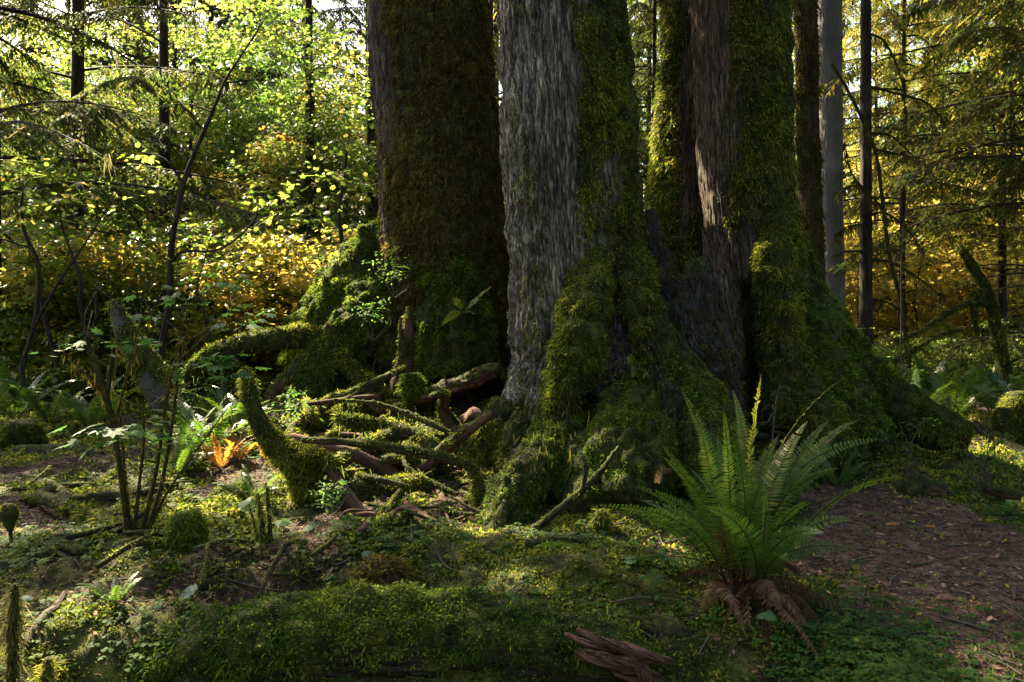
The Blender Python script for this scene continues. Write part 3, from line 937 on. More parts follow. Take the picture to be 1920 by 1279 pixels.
for k, (rows, lab) in enumerate([
    ([(28, 848, 7.6, .04), (90, 843, 7.6, .05), (150, 846, 7.55, .045), (195, 850, 7.5, .02)], 'straight grey stick beyond the others, beside the pale mossy stump'),
    ([(110, 918, 6.4, .03), (150, 912, 6.4, .035), (182, 910, 6.35, .02)], 'short dark stick stub in the bare needle bed'),
    ([(120, 942, 6.1, .025), (190, 935, 6.1, .035), (245, 928, 6.1, .03), (330, 912, 6.2, .02)], 'long brown stick passing behind the many stemmed shrub'),
    ([(85, 900, 6.6, .02), (110, 918, 6.3, .03), (135, 945, 6.0, .02)], 'grey forked stick pointing at the camera on the needle bed'),
    ([(0, 1062, 4.7, .03), (60, 1056, 4.75, .032), (120, 1048, 4.8, .03), (165, 1034, 4.9, .015)], 'pale stick left of the many stemmed shrub foot'),
    ([(48, 1212, 3.75, .022), (80, 1170, 3.9, .024), (105, 1140, 4.0, .022), (120, 1120, 4.1, .014)], 'smooth grey stick lying in the left corner'),
]):
    wood('dead_stick', lab, 'stick', [rows], 'wood_grey' if k != 5 else 'bark_brown', 900 if k != 5 else 0, 'moss', .02, .004, 0, 230 + k, seg=14, group='sticks on the left ground', lie=True)
wood('fallen_log', 'narrow mossy root snaking over the left ground toward the needle bed', 'log', [
    [(20, 940, 6.1, .03), (80, 935, 6.0, .05), (140, 958, 5.8, .05), (190, 985, 5.5, .05), (225, 1010, 5.2, .03)]], 'bark_dark', 8000, 'moss', .03, .005, .4, 240, lie=True)
wood('mossy_stump', 'little moss pompom on a thin dark stick at the left edge', 'stump', [
    [(16, 945, 4.9, .03), (16, 958, 4.9, .05), (17, 975, 4.9, .04), (20, 1000, 4.9, .012), (24, 1035, 4.9, .012)]], 'bark_dark', 14000, 'moss', .025, .004, .6, 243)
wood('mossy_pole', 'thin dead stem hung with pale moss in the bottom left corner', 'dead stem', [
    [(30, 1095, 3.2, .008), (26, 1130, 3.2, .014), (24, 1190, 3.2, .016), (20, 1330, 3.15, .016)]], 'bark_dark', 16000, 'lichen', .04, .004, .6, 246, beard=120)
wood('mossy_pole', 'short mossy dead stem right of the pale hung one in the corner', 'dead stem', [
    [(92, 1235, 3.3, .010), (88, 1260, 3.3, .022), (82, 1330, 3.25, .022)]], 'bark_dark', 12000, 'moss', .03, .004, .5, 249)
wood('fallen_log', 'peeling reddish log at the right edge below the lumpy mossy stump', 'log', [
    [(1826, 795, 8.0, .045), (1855, 815, 7.8, .06), (1890, 838, 7.6, .075), (1960, 880, 7.3, .08)]], 'bark_reddish', 900, 'moss', seed=252, bias=-.4)
wood('mossy_stump', 'lumpy yellow green mossy stump at the right edge', 'stump', [
    [(1905, 735, 7.9, .07), (1908, 755, 7.9, .14), (1912, 790, 7.9, .17), (1915, 840, 7.85, .18)],
    [(1882, 765, 7.8, .05), (1882, 785, 7.8, .09), (1884, 820, 7.8, .10)]], 'bark_brown', 8000, 'moss', .035, .006, .4, 255)
wood('rotten_stump', 'dark brown rotten wood chunk at the back edge of the trail', 'rotten wood', [
    [(1690, 925, 6.25, .05), (1712, 915, 6.25, .085), (1745, 915, 6.2, .08), (1768, 925, 6.15, .04)]], 'wood_rot', 700, 'moss', seed=258, ridge=.4, amp=.4, seg=30, lie=True)
wood('dead_stick', 'dark thin log lying on bright moss right of the rotten chunk', 'stick', [
    [(1842, 915, 6.4, .03), (1880, 925, 6.3, .04), (1940, 940, 6.2, .04)]], 'wood_rot', 900, 'moss', seed=261, lie=True)
for k, (a, b, r, bk, lab) in enumerate([
    ((1622, 1066), (1648, 1074), .010, 'wood_grey', 'pale grey stick fragment in the middle of the trail'),
    ((1576, 1102), (1622, 1122), .013, 'wood_grey', 'grey stick on the trail beside the dead brown fern leaves'),
    ((1655, 1115), (1685, 1128), .012, 'wood_rot', 'brown stick fragment on the trail between two grey ones'),
    ((1705, 1126), (1755, 1142), .009, 'wood_grey', 'longest thin grey stick low on the trail'),
    ((1580, 938), (1640, 952), .010, 'wood_rot', 'brown twig at the back edge of the trail'),
    ((1845, 1055), (1892, 1072), .016, 'wood_rot', 'dark brown stick half buried on the right of the trail'),
    ((1625, 985), (1660, 1000), .008, 'wood_rot', 'thin brown twig across the upper trail'),
    ((1690, 1174), (1722, 1178), .010, 'wood_rot', 'reddish stick on the grassy near edge of the trail')]):
    p, q = on_ground(*a), on_ground(*b)
    t = MB()
    p[2] += r * .6
    q[2] += r * .6
    m_ = (p + q) / 2 + [.0, .01, .004]
    tube(t, [[*p, r * .8], [*m_, r], [*q, r * .7]], 10, .01, .3, .8, .2, 20, 300 + k)
    tag(t.build('dead_stick', M[bk]), lab, 'stick', 'sticks on the trail')
for k, (u, v, lab) in enumerate([(1670, 988, 'orange wood chip in the upper middle of the trail'), (1742, 992, 'squarish orange wood chip right of the other, on the trail'), (1600, 973, 'pale long wood chip near the fern tips on the trail')]):
    p = on_ground(u, v)
    t = MB()
    a = RNG.normal(size=8) * .006
    q = np.array([[-.035, -.02, .004], [.03, -.022, .004], [.034, .02, .006], [-.03, .024, .004], [-.033, -.018, .02], [.028, -.02, .024], [.03, .018, .022], [-.026, .02, .018]]) + a[:, None]
    t.add(q + p, [np.array([[0, 3, 2, 1], [4, 5, 6, 7], [0, 1, 5, 4], [1, 2, 6, 5], [2, 3, 7, 6], [3, 0, 4, 7]])], .9, 0, q, 0, False)
    tag(t.build('wood_chip', M['fern_dead'] if k == 2 else M['fern_orange']), lab, 'wood chip', 'wood chips on the trail')

# the heap of broken mossy limbs between the two left giants
rs = np.random.default_rng(291)
for k in range(24):
    u, v = rs.uniform(570, 900), rs.uniform(745, 960)
    p = on_ground(u, v)
    l, a, r = rs.uniform(.4, 1.25), rs.uniform(-1.2, 1.5) + (math.pi if rs.random() < .5 else 0), rs.uniform(.02, .085)
    h = np.array([math.cos(a), math.sin(a) * .8])
    q = rs.uniform(.05, .75)
    pts = []
    for t_ in (-.5, -.2, .15, .5):
        x, y = p[0] + h[0] * l * t_ + rs.normal() * .09, p[1] + h[1] * l * t_ + rs.normal() * .09
        pts.append([x, y, g1(x, y) + r * .3 + q * l * (t_ + .5) * .7 + .10 * l * (1 - 4 * t_ * t_), r * (1.1 - .7 * (t_ + .5)) * rs.uniform(.8, 1.2)])
    t = thing('fallen_branch', 'broken mossy limb in the heap between the darkest and the grey barked giants', 'branch', p, 'broken limbs heaped in the hollow')
    mb, mm = MB(), MB()
    bare = k % 4 == 0
    S = tube(mb, pts, 16, .014, .3, .9, .15, 22, 860 + k, lambda V, D: (0 if bare else .7) * ss(-.4, .3, D[:, 2]), fine=.008)
    if not bare:
        fuzz(mm, S, 8000, .026, .006, up_moss(.15, 6, 860 + k), .6, .8, .8, 860 + k)
        if k % 3 == 0:
            hang(mm, spline(pts, 40)[:, :3], 50, .12, .007, rs, .5, 0, r * .5)
    mb.build('wood', M['wood_rot' if bare else 'bark_brown'], t)
    if mm.n:
        mm.build('moss', M['moss'], t)

# short sticks among the litter, alike but each one an object
rs = np.random.default_rng(290)
for gname, lab, boxes, bark in [
    ('short sticks in the sunlit hollow', 'short mossy stick lying in the litter of the hollow between the giants', [(640, 900, 800, 990)] * 30, 'bark_brown'),
    ('short bare sticks in the sunlit hollow', 'short bare reddish stick lying in the litter of the hollow between the giants', [(660, 900, 830, 1000)] * 16, 'wood_rot'),
    ('short sticks on the left moss', 'short mossy stick lying on the moss left of the front log', [(20, 620, 900, 1090)] * 34, 'bark_dark')]:
    for (ua, ub, va, vb) in boxes:
        p = on_ground(rs.uniform(ua, ub), rs.uniform(va, vb))
        l, a, r = rs.uniform(.10, .42), rs.random() * 6.28, rs.uniform(.008, .022)
        q = np.array([math.cos(a), math.sin(a)]) * l * .5
        ends = [[p[0] - q[0], p[1] - q[1]], [p[0] + rs.normal() * .02, p[1] + rs.normal() * .02], [p[0] + q[0], p[1] + q[1]]]
        tilt = rs.uniform(0, .12)
        t = MB()
        S = tube(t, [[x, y, g1(x, y) + r + .02 + tilt * k * l, r * (1 - .25 * k)] for k, (x, y) in enumerate(ends)], 10, .015, .3, .8, .15, 20, int(rs.integers(1e6)), lambda V, D: .7 * ss(-.3, .4, D[:, 2]) if bark != 'wood_rot' else np.zeros(len(V)))
        if bark != 'wood_rot':
            fuzz(t, S, 6000, .022, .005, up_moss(.15), .5, .8, .8, 3, 1)
        tag(t.build('dead_stick', [M[bark], M['moss']]), lab, 'stick', gname)

# ------------------------------------------------------------------ ferns
def frond(mb, C, side, npin=44, lmax=.09, bare=.12, droop=.25, wf=1.0, rnd=.5, mats=(0, 1), seed=0, r0=.004, fwd=.25):
    """C: curve points base to tip; side: sideways unit vectors for the leaflets."""
    rng = np.random.default_rng(seed)
    m = len(C)
    R = np.linspace(r0, r0 * .25, m)
    tube(mb, np.column_stack([C, R]), 5, .04, 0, mat=mats[0], cap=False, rnd=rnd)
    s = np.linspace(bare, .995, npin)
    x = s * (m - 1)
    i = np.clip(x.astype(int), 0, m - 2)
    t = (x - i)[:, None]
    c = C[i] * (1 - t) + C[i + 1] * t
    T = nrm(C[i + 1] - C[i])
    S = nrm(side[i] * (1 - t) + side[i + 1] * t)
    U = nrm(np.cross(S, T))
    q = (s - bare) / (1 - bare)
    l = lmax * np.minimum(1, .45 + q * 3.2) * np.minimum(1, ((1 - q) * 1.55) ** .85 + .03)
    Ls = np.linalg.norm(np.diff(C, axis=0), axis=1).sum()
    w = Ls * (1 - bare) / npin * 1.05 * wf
    for sg in (1, -1):
        D = S * sg + T * (fwd + .35 * q[:, None]) + U * rng.normal(size=(npin, 1)) * .12 + rng.normal(size=(npin, 3)) * .05
        keep = rng.random(npin) > .03
        blades(mb, c[keep], D[keep], (l * (.92 + .16 * rng.random(npin)))[keep], w, U[keep], droop * .8, np.clip(rnd + .12 * rng.normal(size=keep.sum()), 0, 1), mats[1], droop * .6)


def arch(base, tip, rise, m=16, bow=(0, 0, 0)):
    base, tip = np.asarray(base, float), np.asarray(tip, float)
    mid = base * .5 + tip * .5 + np.array([0, 0, rise]) + np.asarray(bow)
    t = np.linspace(0, 1, m)[:, None]
    return base * (1 - t) ** 2 + 2 * mid * t * (1 - t) + tip * t ** 2


def side_vec(C, roll=0.0, ref=None):
    T = nrm(np.gradient(C, axis=0))
    ref = np.array([0, 0, 1.0]) if ref is None else np.asarray(ref, float)
    S = nrm(np.cross(T, np.broadcast_to(ref, T.shape)))
    U = np.cross(S, T)
    return S * math.cos(roll) + U * math.sin(roll)


# the big sword fern, each frond traced to its tip
FB = on_ground(1385, 1130)
bigfern = thing('sword_fern', 'large green sword fern with a skirt of dead brown leaves at the trail edge', 'fern', FB)
TIPS = [(1310, 730, .02, 4.15, .07, .5), (1355, 760, .03, 3.95, .07, .55), (1445, 720, .03, 4.1, .07, .75), (1540, 770, .08, 4.15, .07, .6), (1230, 830, .04, 4.0, .07, .5), (1600, 850, .15, 4.1, .065, .45), (1170, 960, .1, 3.9, .06, .4), (1401, 696, .02, 4.0, .10, .85), (1265, 770, -.05, 3.9, .085, .6), (1480, 760, .05, 4.15, .08, .8), (1545, 712, .15, 4.35, .06, .9), (1655, 814, .28, 4.2, .075, .3), (1570, 838, .2, 4.1, .07, .35), (1634, 902, .25, 4.0, .075, .4),
        (1613, 1034, .22, 3.85, .075, .25), (1133, 902, .10, 3.75, .07, .35), (1203, 922, .12, 3.8, .07, .45), (1520, 812, .1, 4.3, .08, .75), (1612, 790, .25, 4.5, .06, .85), (1437, 880, .1, 3.7, .08, .3), (1335, 815, .03, 4.2, .085, .5),
        (1262, 848, .05, 3.75, .075, .5), (1300, 858, .06, 3.6, .085, .4), (1370, 838, .05, 3.65, .08, .35), (1215, 985, .15, 3.7, .07, .3), (1475, 905, .1, 3.65, .08, .3), (1520, 938, .15, 3.7, .08, .4), (1240, 905, .12, 4.2, .07, .45),
        (1560, 985, .2, 3.65, .07, .3), (1420, 800, .06, 4.3, .08, .7), (1345, 930, .08, 3.55, .085, .35), (1190, 1040, .14, 3.65, .06, .25), (1590, 950, .2, 4.3, .07, .5), (1500, 1035, .16, 3.55, .07, .35)]
for k, (u, v, rise, d, lm, rn) in enumerate(TIPS):
    rg = np.random.default_rng(400 + k)
    tip = P(u, v, d)
    b = FB + [(u - 1385) / F * .25 + rg.normal() * .03, rg.normal() * .04, .02]
    h = tip[2] - b[2]
    side_x = tip[0] - b[0]
    C = arch(b, tip, rise * .9 + .10 * h, 18, (-side_x * rg.uniform(.05, .4), -.05 * h, 0))
    S = side_vec(C, rg.normal() * .8, (0.25 * np.sign(side_x), -1, .35))
    C = C + np.outer(np.linspace(0, 1, 18) ** 2, rg.normal(size=3) * [.08, .10, .03])
    C[:, 2] -= np.linspace(0, 1, 18) ** 4 * rg.uniform(0, .035)
    mb = MB()
    frond(mb, C, S, 48, lm * .95, .18, .22, .72, rn, (0, 1), 400 + k, .0045)
    mb.build('frond', [M['fern_dead'], M['fern']], bigfern)
DEAD = [(1400, 1200, 3.6), (1470, 1160, 3.65), (1515, 1180, 3.6), (1350, 1200, 3.6), (1560, 1200, 3.65), (1330, 1010, 3.7), (1500, 1080, 3.8), (1430, 960, 4.1), (1260, 1090, 3.8), (1480, 1185, 3.7), (1560, 1275, 3.35), (1450, 1290, 3.45), (1605, 1172, 3.75), (1545, 1130, 3.8), (1410, 1240, 3.6), (1310, 1160, 3.8), (1530, 1215, 3.55)]
for k, (u, v, d) in enumerate(DEAD):
    rg = np.random.default_rng(450 + k)
    C = arch(FB + [rg.normal() * .05, -.03, .05], P(u, v, d), .22, 14)
    mb = MB()
    frond(mb, C, side_vec(C, rg.normal() * .9), 40, .06, .12, 1.6, .7, .15 + .7 * rg.random(), (0, 0), 450 + k, .004)
    mb.build('dead_frond', M['fern_dead'], bigfern, )
tb = MB()
S = tube(tb, [[*(FB + [0, 0, -.15]), .16], [*(FB + [0, 0, .02]), .13], [*(FB + [0, 0, .10]), .06]], 24, .02, .3, .8, .2)
fuzz(tb, S, 5000, .10, .008, None, .9, .7, .8, 9, 0)
tb.build('crown_base', M['fern_dead'], bigfern)

# the single low fern leaf in front of the stick tangle
fb = on_ground(1215, 1120)
lowfern = thing('sword_fern', 'low fern with one broad leaf combed toward the stick tangle, left of the large fern', 'fern', fb)
for k, (u, v, d, rise, lm) in enumerate([(1000, 1026, 4.35, .22, .10), (1150, 1072, 4.1, .1, .05), (1245, 1075, 4.1, .1, .05)]):
    C = arch(fb + [0, 0, .01], P(u, v, d), rise, 18)
    mb = MB()
    frond(mb, C, side_vec(C, -.5), 46, lm, .12, .35, 1.0, .55, (0, 1), 470 + k)
    mb.build('frond', [M['fern_dead'], M['fern']], lowfern)


def fern_proto(n, length, seed, mat='fern', rn=(.2, .7), name='sword_fern', erect=.55, lm=.085):
    rg = np.random.default_rng(seed)
    root = bpy.data.objects.new(name, None)
    COL.objects.link(root)
    root['category'] = 'fern'
    for k in range(n):
        a = k / n * 2 * np.pi + rg.normal() * .3
        el = erect + rg.random() * .55
        l = length * (.75 + .35 * rg.random())
        tip = np.array([math.cos(a) * l * math.cos(el), math.sin(a) * l * math.cos(el), l * math.sin(el) * .75])
        C = arch([0, 0, 0], tip, l * .28, 14)
        mb = MB()
        frond(mb, C, side_vec(C, rg.normal() * .3), 34, lm * length, .12, .3, .95, rg.uniform(*rn), (0, 1), seed + k, .004)
        mb.build('frond', [M['fern_dead'], M[mat]], root)
    return root


FERNS = [fern_proto(13, 1.0, 500), fern_proto(11, 1.0, 520), fern_proto(14, 1.0, 540)]
GF = 'sword ferns on the forest floor'
fern_spots = [
    (30, 770, 9.6, 1.0, 'dark fern clump at the far left edge behind the mossy stump'), (95, 765, 9.4, .95, 'blue green fern clump right of the far left one, behind the mossy stump'), (165, 760, 9.0, .9, 'fern clump in shade behind the many stemmed shrub'),
    (5, 735, 11.5, 1.1, 'pale fern clump at the left edge behind the dark ones'), (120, 720, 11.5, 1.1, 'sunlit fern clump further back between two thin saplings'),
    (395, 840, 7.3, .85, 'sunlit arching fern left of the horn shaped snag'), (345, 862, 7.0, .7, 'half dead fern behind the many stemmed shrub'), (450, 800, 7.9, .8, 'fern with pale glinting leaflets close behind the horn shaped snag'),
    (475, 955, 5.9, .38, 'small silvery fern below the orange fern'), (330, 905, 6.6, .5, 'small fern at the foot of the leaning bluish trunk'),
    (610, 800, 7.6, .5, 'yellowish fern beside the thick mossy log in the hollow'),
    (1715, 740, 9.5, .9, 'fern clump behind the long green root of the cleft giant'), (1790, 730, 9.8, 1.0, 'fern clump near the curved mossy trunk on the right'), (1860, 725, 9.9, 1.0, 'fern clump right of the curved mossy trunk'), (1925, 735, 9.3, 1.1, 'fern clump cut by the right edge above the lumpy stump'),
    (1745, 700, 12, 1.1, 'dim fern clump furthest back on the right'), (1840, 690, 12.5, 1.1, 'dim fern clump behind the curved mossy trunk'), (1650, 700, 12.0, .9, 'fern clump right of the slim grey trunk foot'),
    (1570, 905, 6.2, .5, 'small fern behind the tips of the large fern'), (215, 1180, 3.9, .28, 'tiny feathery fern among herbs left of the front log'),
]
for k, (u, v, d, s_, lab) in enumerate(fern_spots):
    x, y = (u - 960) / F * d, d
    src = FERNS[k % 3]
    loc = (x, y, g1(x, y) - .03)
    if k < 3:
        src.location = loc
        src.scale = (s_,) * 3
        src['label'], src['group'] = lab, GF
    else:
        copy_tree(src, loc, k * 1.7, s_, lab, GF)

# fern on the moss of the darkest giant, and one on the grey giant
for (u, v, d, tips, lab, mt) in [
    (868, 585, 8.05, [(922, 537, 7.85, .02), (905, 560, 7.8, .02), (826, 612, 7.8, .06), (850, 560, 7.9, .03), (890, 590, 7.8, .03)], 'small bright fern growing from the moss on the darkest giant', 'fern'),
    (1195, 690, 5.95, [(1175, 672, 5.8, .02), (1215, 705, 5.8, .03), (1185, 708, 5.8, .03), (1210, 680, 5.8, .02)], 'small bright fern in the bare dark hollow of the grey barked giant', 'fern'),
    (1245, 890, 5.2, [(1228, 905, 5.05, .02), (1250, 880, 5.1, .02)], 'small dead purplish brown fern left of the large fern', 'fern_dead')]:
    b = P(u, v, d)
    t = thing('small_fern', lab, 'fern', b)
    for k, (a, c, e, rise) in enumerate(tips):
        C = arch(b, P(a, c, e), rise + .02, 12)
        mb = MB()
        frond(mb, C, side_vec(C, .6, (0, -1, .5)), 16, .055, .15, .4, 1.2, .75, (0, 1), 600 + k, .002)
        mb.build('frond', [M['fern_dead'], M[mt]], t)
# orange bracken in the sun
for k, (u, v, d, s_, lab) in enumerate([(415, 925, 6.7, .5, 'glowing orange fern in the sun patch'), (448, 905, 6.9, .38, 'smaller orange fern behind the glowing one'), (500, 880, 7.0, .3, 'red orange fern tuft left of the horn shaped snag')]):
    if k == 0:
        f0 = fern_proto(9, .9, 640, 'fern_orange', (.2, .9), 'orange_fern', .7, .11)
        f = f0
    else:
        f = copy_tree(f0, (0, 0, 0))
    x = (u - 960) / F * d
    f.location = (x, d, g1(x, d))
    f.rotation_euler = (0, 0, k * 2.0)
    f.scale = (s_,) * 3
    tag(f, lab, 'fern', 'orange ferns in the sun')
# ------------------------------------------------------------------ sun direction, also used to cut light gaps into the canopy
SUN = nrm(np.array([-.50, .54, .68]))
GAPS = [(-2.6, 6.9, .55, .75), (-1.25, 7.1, 1.25, 1.4), (-2.0, 6.3, .7, .8), (-1.75, 6.1, .45, .5), (-.42, 5.3, .28, .35), (-.95, 6.4, .35, .4), (4.7, 7.3, .7, .9), (4.0, 6.3, .6, .5), (2.62, 4.15, .10, .22), (-4.9, 6.6, .5, .2), (-.1, 4.35, .22, .12)]  # floor spots meant to be sunlit; foliage toward the sun is removed


def sun_open(p, far=10.2):
    """True where foliage is left out so that sunbeams reach chosen floor spots."""
    g = p - SUN * ((p[:, 2:3] - .25) / SUN[2])
    x, y = g[:, 0], g[:, 1]
    o = y > far + .8 * vnoise(np.stack([x * .5, y * 0, y * 0], 1), 77)
    for a, b, rx, ry in GAPS:
        o |= ((x - a) / rx) ** 2 + ((y - b) / ry) ** 2 < 1
    o |= vnoise(np.stack([x * 2.2, y * 2.2, 0 * x], 1), 78) > np.where(x < -1.7, .86, np.where((x < 1.2) & (y > 4.3), .72, .97))
    return o


def in_gap(p):
    g = p - SUN * ((p[:, 2:3] - .4) / SUN[2])
    o = np.zeros(len(p), bool)
    for a, b, rx, ry in GAPS:
        o |= ((g[:, 0] - a) / rx) ** 2 + ((g[:, 1] - b) / ry) ** 2 < 1
    return o


# ------------------------------------------------------------------ saplings and shrubs traced from the photograph
def stems(mb, rows_list, seed=0, seg=8, moss=None, mm=None, mdens=0, beard=0, amp=.15):
    for k, rows in enumerate(rows_list):
        pts = root_pts(rows)
        S = tube(mb, pts, seg, .03, amp, 1.0, 0, seed=seed + k, mossf=(lambda V, D: np.full(len(V), .5)) if mdens else None, cap=True)
        if mdens and mm is not None:
            fuzz(mm, S, mdens, .03, .005, up_moss(.3, 6, seed + k), .8, .6, .8, seed + k)
            if beard:
                hang(mm, spline(pts, 40)[:, :3], beard, .12, .006, np.random.default_rng(seed + k), .5, 0, .01)


rg = np.random.default_rng(21)
p0 = on_ground(252, 1008)
shrub = thing('deciduous_shrub', 'many stemmed leafy shrub with dark mossy stems rising from one foot, at the left', 'shrub', p0)
D0 = p0[1]
mb, mm = MB(), MB()
stems(mb, [
    [(243, 1015, D0, 0.0216), (228, 900, D0, 0.0180), (212, 800, D0, 0.0180), (196, 735, D0, 0.0216), (178, 680, D0, 0.0202), (160, 632, D0, 0.0115)],
    [(200, 740, D0, 0.0158), (208, 690, D0, 0.0144), (215, 650, D0, 0.0072)],
    [(262, 1012, D0, 0.0144), (290, 900, D0 - .05, 0.0115), (306, 790, D0 - .1, 0.0094), (322, 700, D0 - .1, 0.0079), (365, 650, D0 - .1, 0.0065), (430, 590, D0 - .1, 0.0036)],
    [(268, 1012, D0, 0.0158), (300, 920, D0 + .1, 0.0130), (322, 800, D0 + .1, 0.0115), (334, 700, D0 + .1, 0.0101), (345, 640, D0 + .1, 0.0058)],
    [(250, 1012, D0, 0.0130), (262, 900, D0, 0.0101), (270, 820, D0, 0.0072), (268, 770, D0, 0.0043)],
    [(246, 1010, D0, 0.0115), (236, 900, D0 + .1, 0.0079), (226, 770, D0 + .1, 0.0065), (250, 650, D0 + .1, 0.0050), (268, 590, D0 + .1, 0.0029)],
    [(272, 1010, D0, 0.0130), (310, 930, D0 - .1, 0.0079), (365, 850, D0 - .1, 0.0058), (430, 760, D0 - .1, 0.0029)],
    [(304, 800, D0 - .1, 0.0058), (325, 690, D0 - .15, 0.0050), (345, 600, D0 - .15, 0.0029)],
    [(215, 800, D0, 0.0058), (240, 700, D0 - .1, 0.0043), (285, 590, D0 - .1, 0.0022)],
    [(196, 740, D0, 0.0072), (150, 690, D0, 0.0043), (110, 650, D0, 0.0022)],
], 31, 9, mm=mm, mdens=3000, beard=45)
for k in range(26):                                             # fine upper twigs
    su, sv = [(165, 640), (212, 660), (430, 595), (350, 640), (268, 770), (262, 600), (420, 765), (345, 610), (285, 590), (325, 700)][k % 10]
    eu, ev = su + rg.normal() * 45, sv - rg.uniform(40, 130)
    tube(mb, root_pts([(su, sv, D0 - .05, .004), ((su + eu) / 2 + rg.normal() * 8, (sv + ev) / 2, D0, .003), (eu, ev, D0 + rg.normal() * .15, .0015)]), 5, .04, 0)
mb.build('stems', M['bark_dark'], shrub)
fs = on_ground(240, 1040)
mm.build('moss', M['moss_dark'], shrub)
lf = MB()
for (u, v, d, n, s) in [(215, 800, D0 - .35, 6, .15), (185, 812, D0 - .4, 4, .16), (250, 795, D0 - .3, 4, .13), (330, 690, D0 - .2, 4, .10), (400, 682, D0 - .3, 6, .13), (430, 672, D0 - .3, 5, .12), (375, 560, D0 - .2, 6, .10), (330, 545, D0 - .2, 5, .10), (250, 640, D0 - .1, 5, .10), (170, 640, D0, 4, .09),
                        (300, 640, D0, 5, .08), (445, 600, D0 - .1, 5, .12), (310, 815, D0 - .2, 3, .10), (325, 840, D0 - .2, 2, .09), (455, 700, D0 - .3, 4, .11), (120, 650, D0, 4, .08), (270, 585, D0, 4, .09), (400, 520, D0 - .2, 6, .10), (460, 580, D0 - .2, 4, .12)]:
    c = P(u, v, d)
    n += 4
    a = rg.random(n) * 6.28
    f = np.stack([np.cos(a), np.sin(a) * .8, -.15 + .25 * rg.normal(size=n)], 1)
    leaves(lf, c + f * .04 + rg.normal(size=(n, 3)) * [.09, .09, .03], f, np.array([0, 0, 1.0]) + rg.normal(size=(n, 3)) * .25, s * .95 * (.5 + .6 * rg.random(n)), T_MAPLE, .05 + .45 * rg.random(n))
lf.build('leaves', M['broad'], shrub)
wood('mossy_stump', 'dark split mossy stub at the foot of the many stemmed shrub', 'stump', [
    [(190, 1062, D0 - .25, .05), (222, 1040, D0 - .2, .07), (250, 1025, D0 - .1, .06), (270, 1012, D0, .03)]], 'wood_rot', 6000, 'moss', .025, .005, .1, 340)


def sapling(name, label, cat, rows, spots, leafmat, size, tmpl, bark='twig', rn=(.2, .8), seed=0, mdens=0, group=None, flat=.25, beard=0):
    rg = np.random.default_rng(seed)
    b = P(*rows[0][0][:3])
    t = thing(name, label, cat, (b[0], b[1], g1(b[0], b[1])), group)
    mb, mm, lf = MB(), MB(), MB()
    stems(mb, rows, seed, 7, mm=mm, mdens=mdens, beard=beard)
    mb.build('stem' if len(rows) == 1 else 'stems', M[bark], t)
    if mm.n:
        mm.build('moss', M['moss'], t)
    for (u, v, d, n, r) in spots:
        c = P(u, v, d)
        a = rg.random(n) * 6.28
        q = np.sqrt(rg.random(n)) * r
        tilt = rg.normal(size=2) * .15
        off = np.stack([np.cos(a) * q, np.sin(a) * q, (np.cos(a) * tilt[0] + np.sin(a) * tilt[1]) * q + rg.normal(size=n) * r * .12], 1)
        if d > 9:
            k_ = ~in_gap(c + off)  # leaves dropped to let sun onto the chosen floor spots
            off = off[k_]
            n = len(off)
        if n < 3:
            continue
        f = nrm(off + rg.normal(size=(n, 3)) * r * .4) + [0, 0, -.15]
        leaves(lf, c + off, f, np.array([0, 0, 1.0]) + rg.normal(size=(n, 3)) * flat, size * (.6 + .7 * rg.random(n)), tmpl, rg.uniform(*rn, n))
        # thin twigs carrying the leaves
        k = max(2, n // 6)
        e = c + off[:k]
        blades(mb2 := MB(), np.repeat(c[None], k, 0), e - c, np.linalg.norm(e - c, axis=1), .006, rnd=.5)
        mb2.v and lf.join(mb2)
    if lf.n:
        lf.build('leaves', M[leafmat], t)
    return t


sapling('vine_maple', 'leaning vine maple with long bare dark stem and one side limb before the thicket', 'tree', [
    [(300, 700, 10.3, .05), (305, 640, 10.3, .047), (318, 560, 10.3, .044), (320, 480, 10.2, .041), (328, 420, 10.1, .036), (345, 340, 10, .032), (368, 280, 10, .028), (400, 205, 9.9, .023), (420, 155, 9.9, .018), (445, 115, 9.8, .013), (475, 70, 9.8, .012), (500, 30, 9.8, .006)],
    [(322, 490, 10.2, .022), (345, 472, 10.1, .019), (400, 470, 10, .016), (440, 450, 10, .013), (478, 410, 10, .012), (485, 370, 10, .006)],
    [(345, 345, 10, .02), (310, 300, 9.9, .012), (270, 285, 9.9, .006)], [(398, 210, 9.9, .014), (350, 195, 9.9, .008), (300, 200, 9.9, .004)], [(420, 155, 9.9, .012), (470, 150, 9.9, .008), (530, 140, 9.9, .004)]],
    [(u, v, 9.9 + w, 26, r) for u, v, w, r in [(275, 300, 0, .35), (250, 285, .2, .3), (500, 40, 0, .5), (450, 60, .2, .45), (540, 90, -.2, .5), (420, 110, -.3, .45), (590, 130, .2, .5), (520, 150, 0, .5), (340, 195, .1, .35), (470, 160, -.2, .45), (480, 380, 0, .45), (450, 360, .3, .4), (520, 400, .2, .45), (410, 400, -.2, .4), (560, 60, .4, .5), (620, 90, .3, .5), (640, 160, .5, .5), (480, 240, .4, .45), (560, 230, .4, .5), (610, 290, .6, .5), (655, 340, .6, .45), (380, 20, 0, .5), (300, 40, .4, .5)]],
    'maple', .085, T_MAPLE, 'bark_dark', (.1, .75), 350)
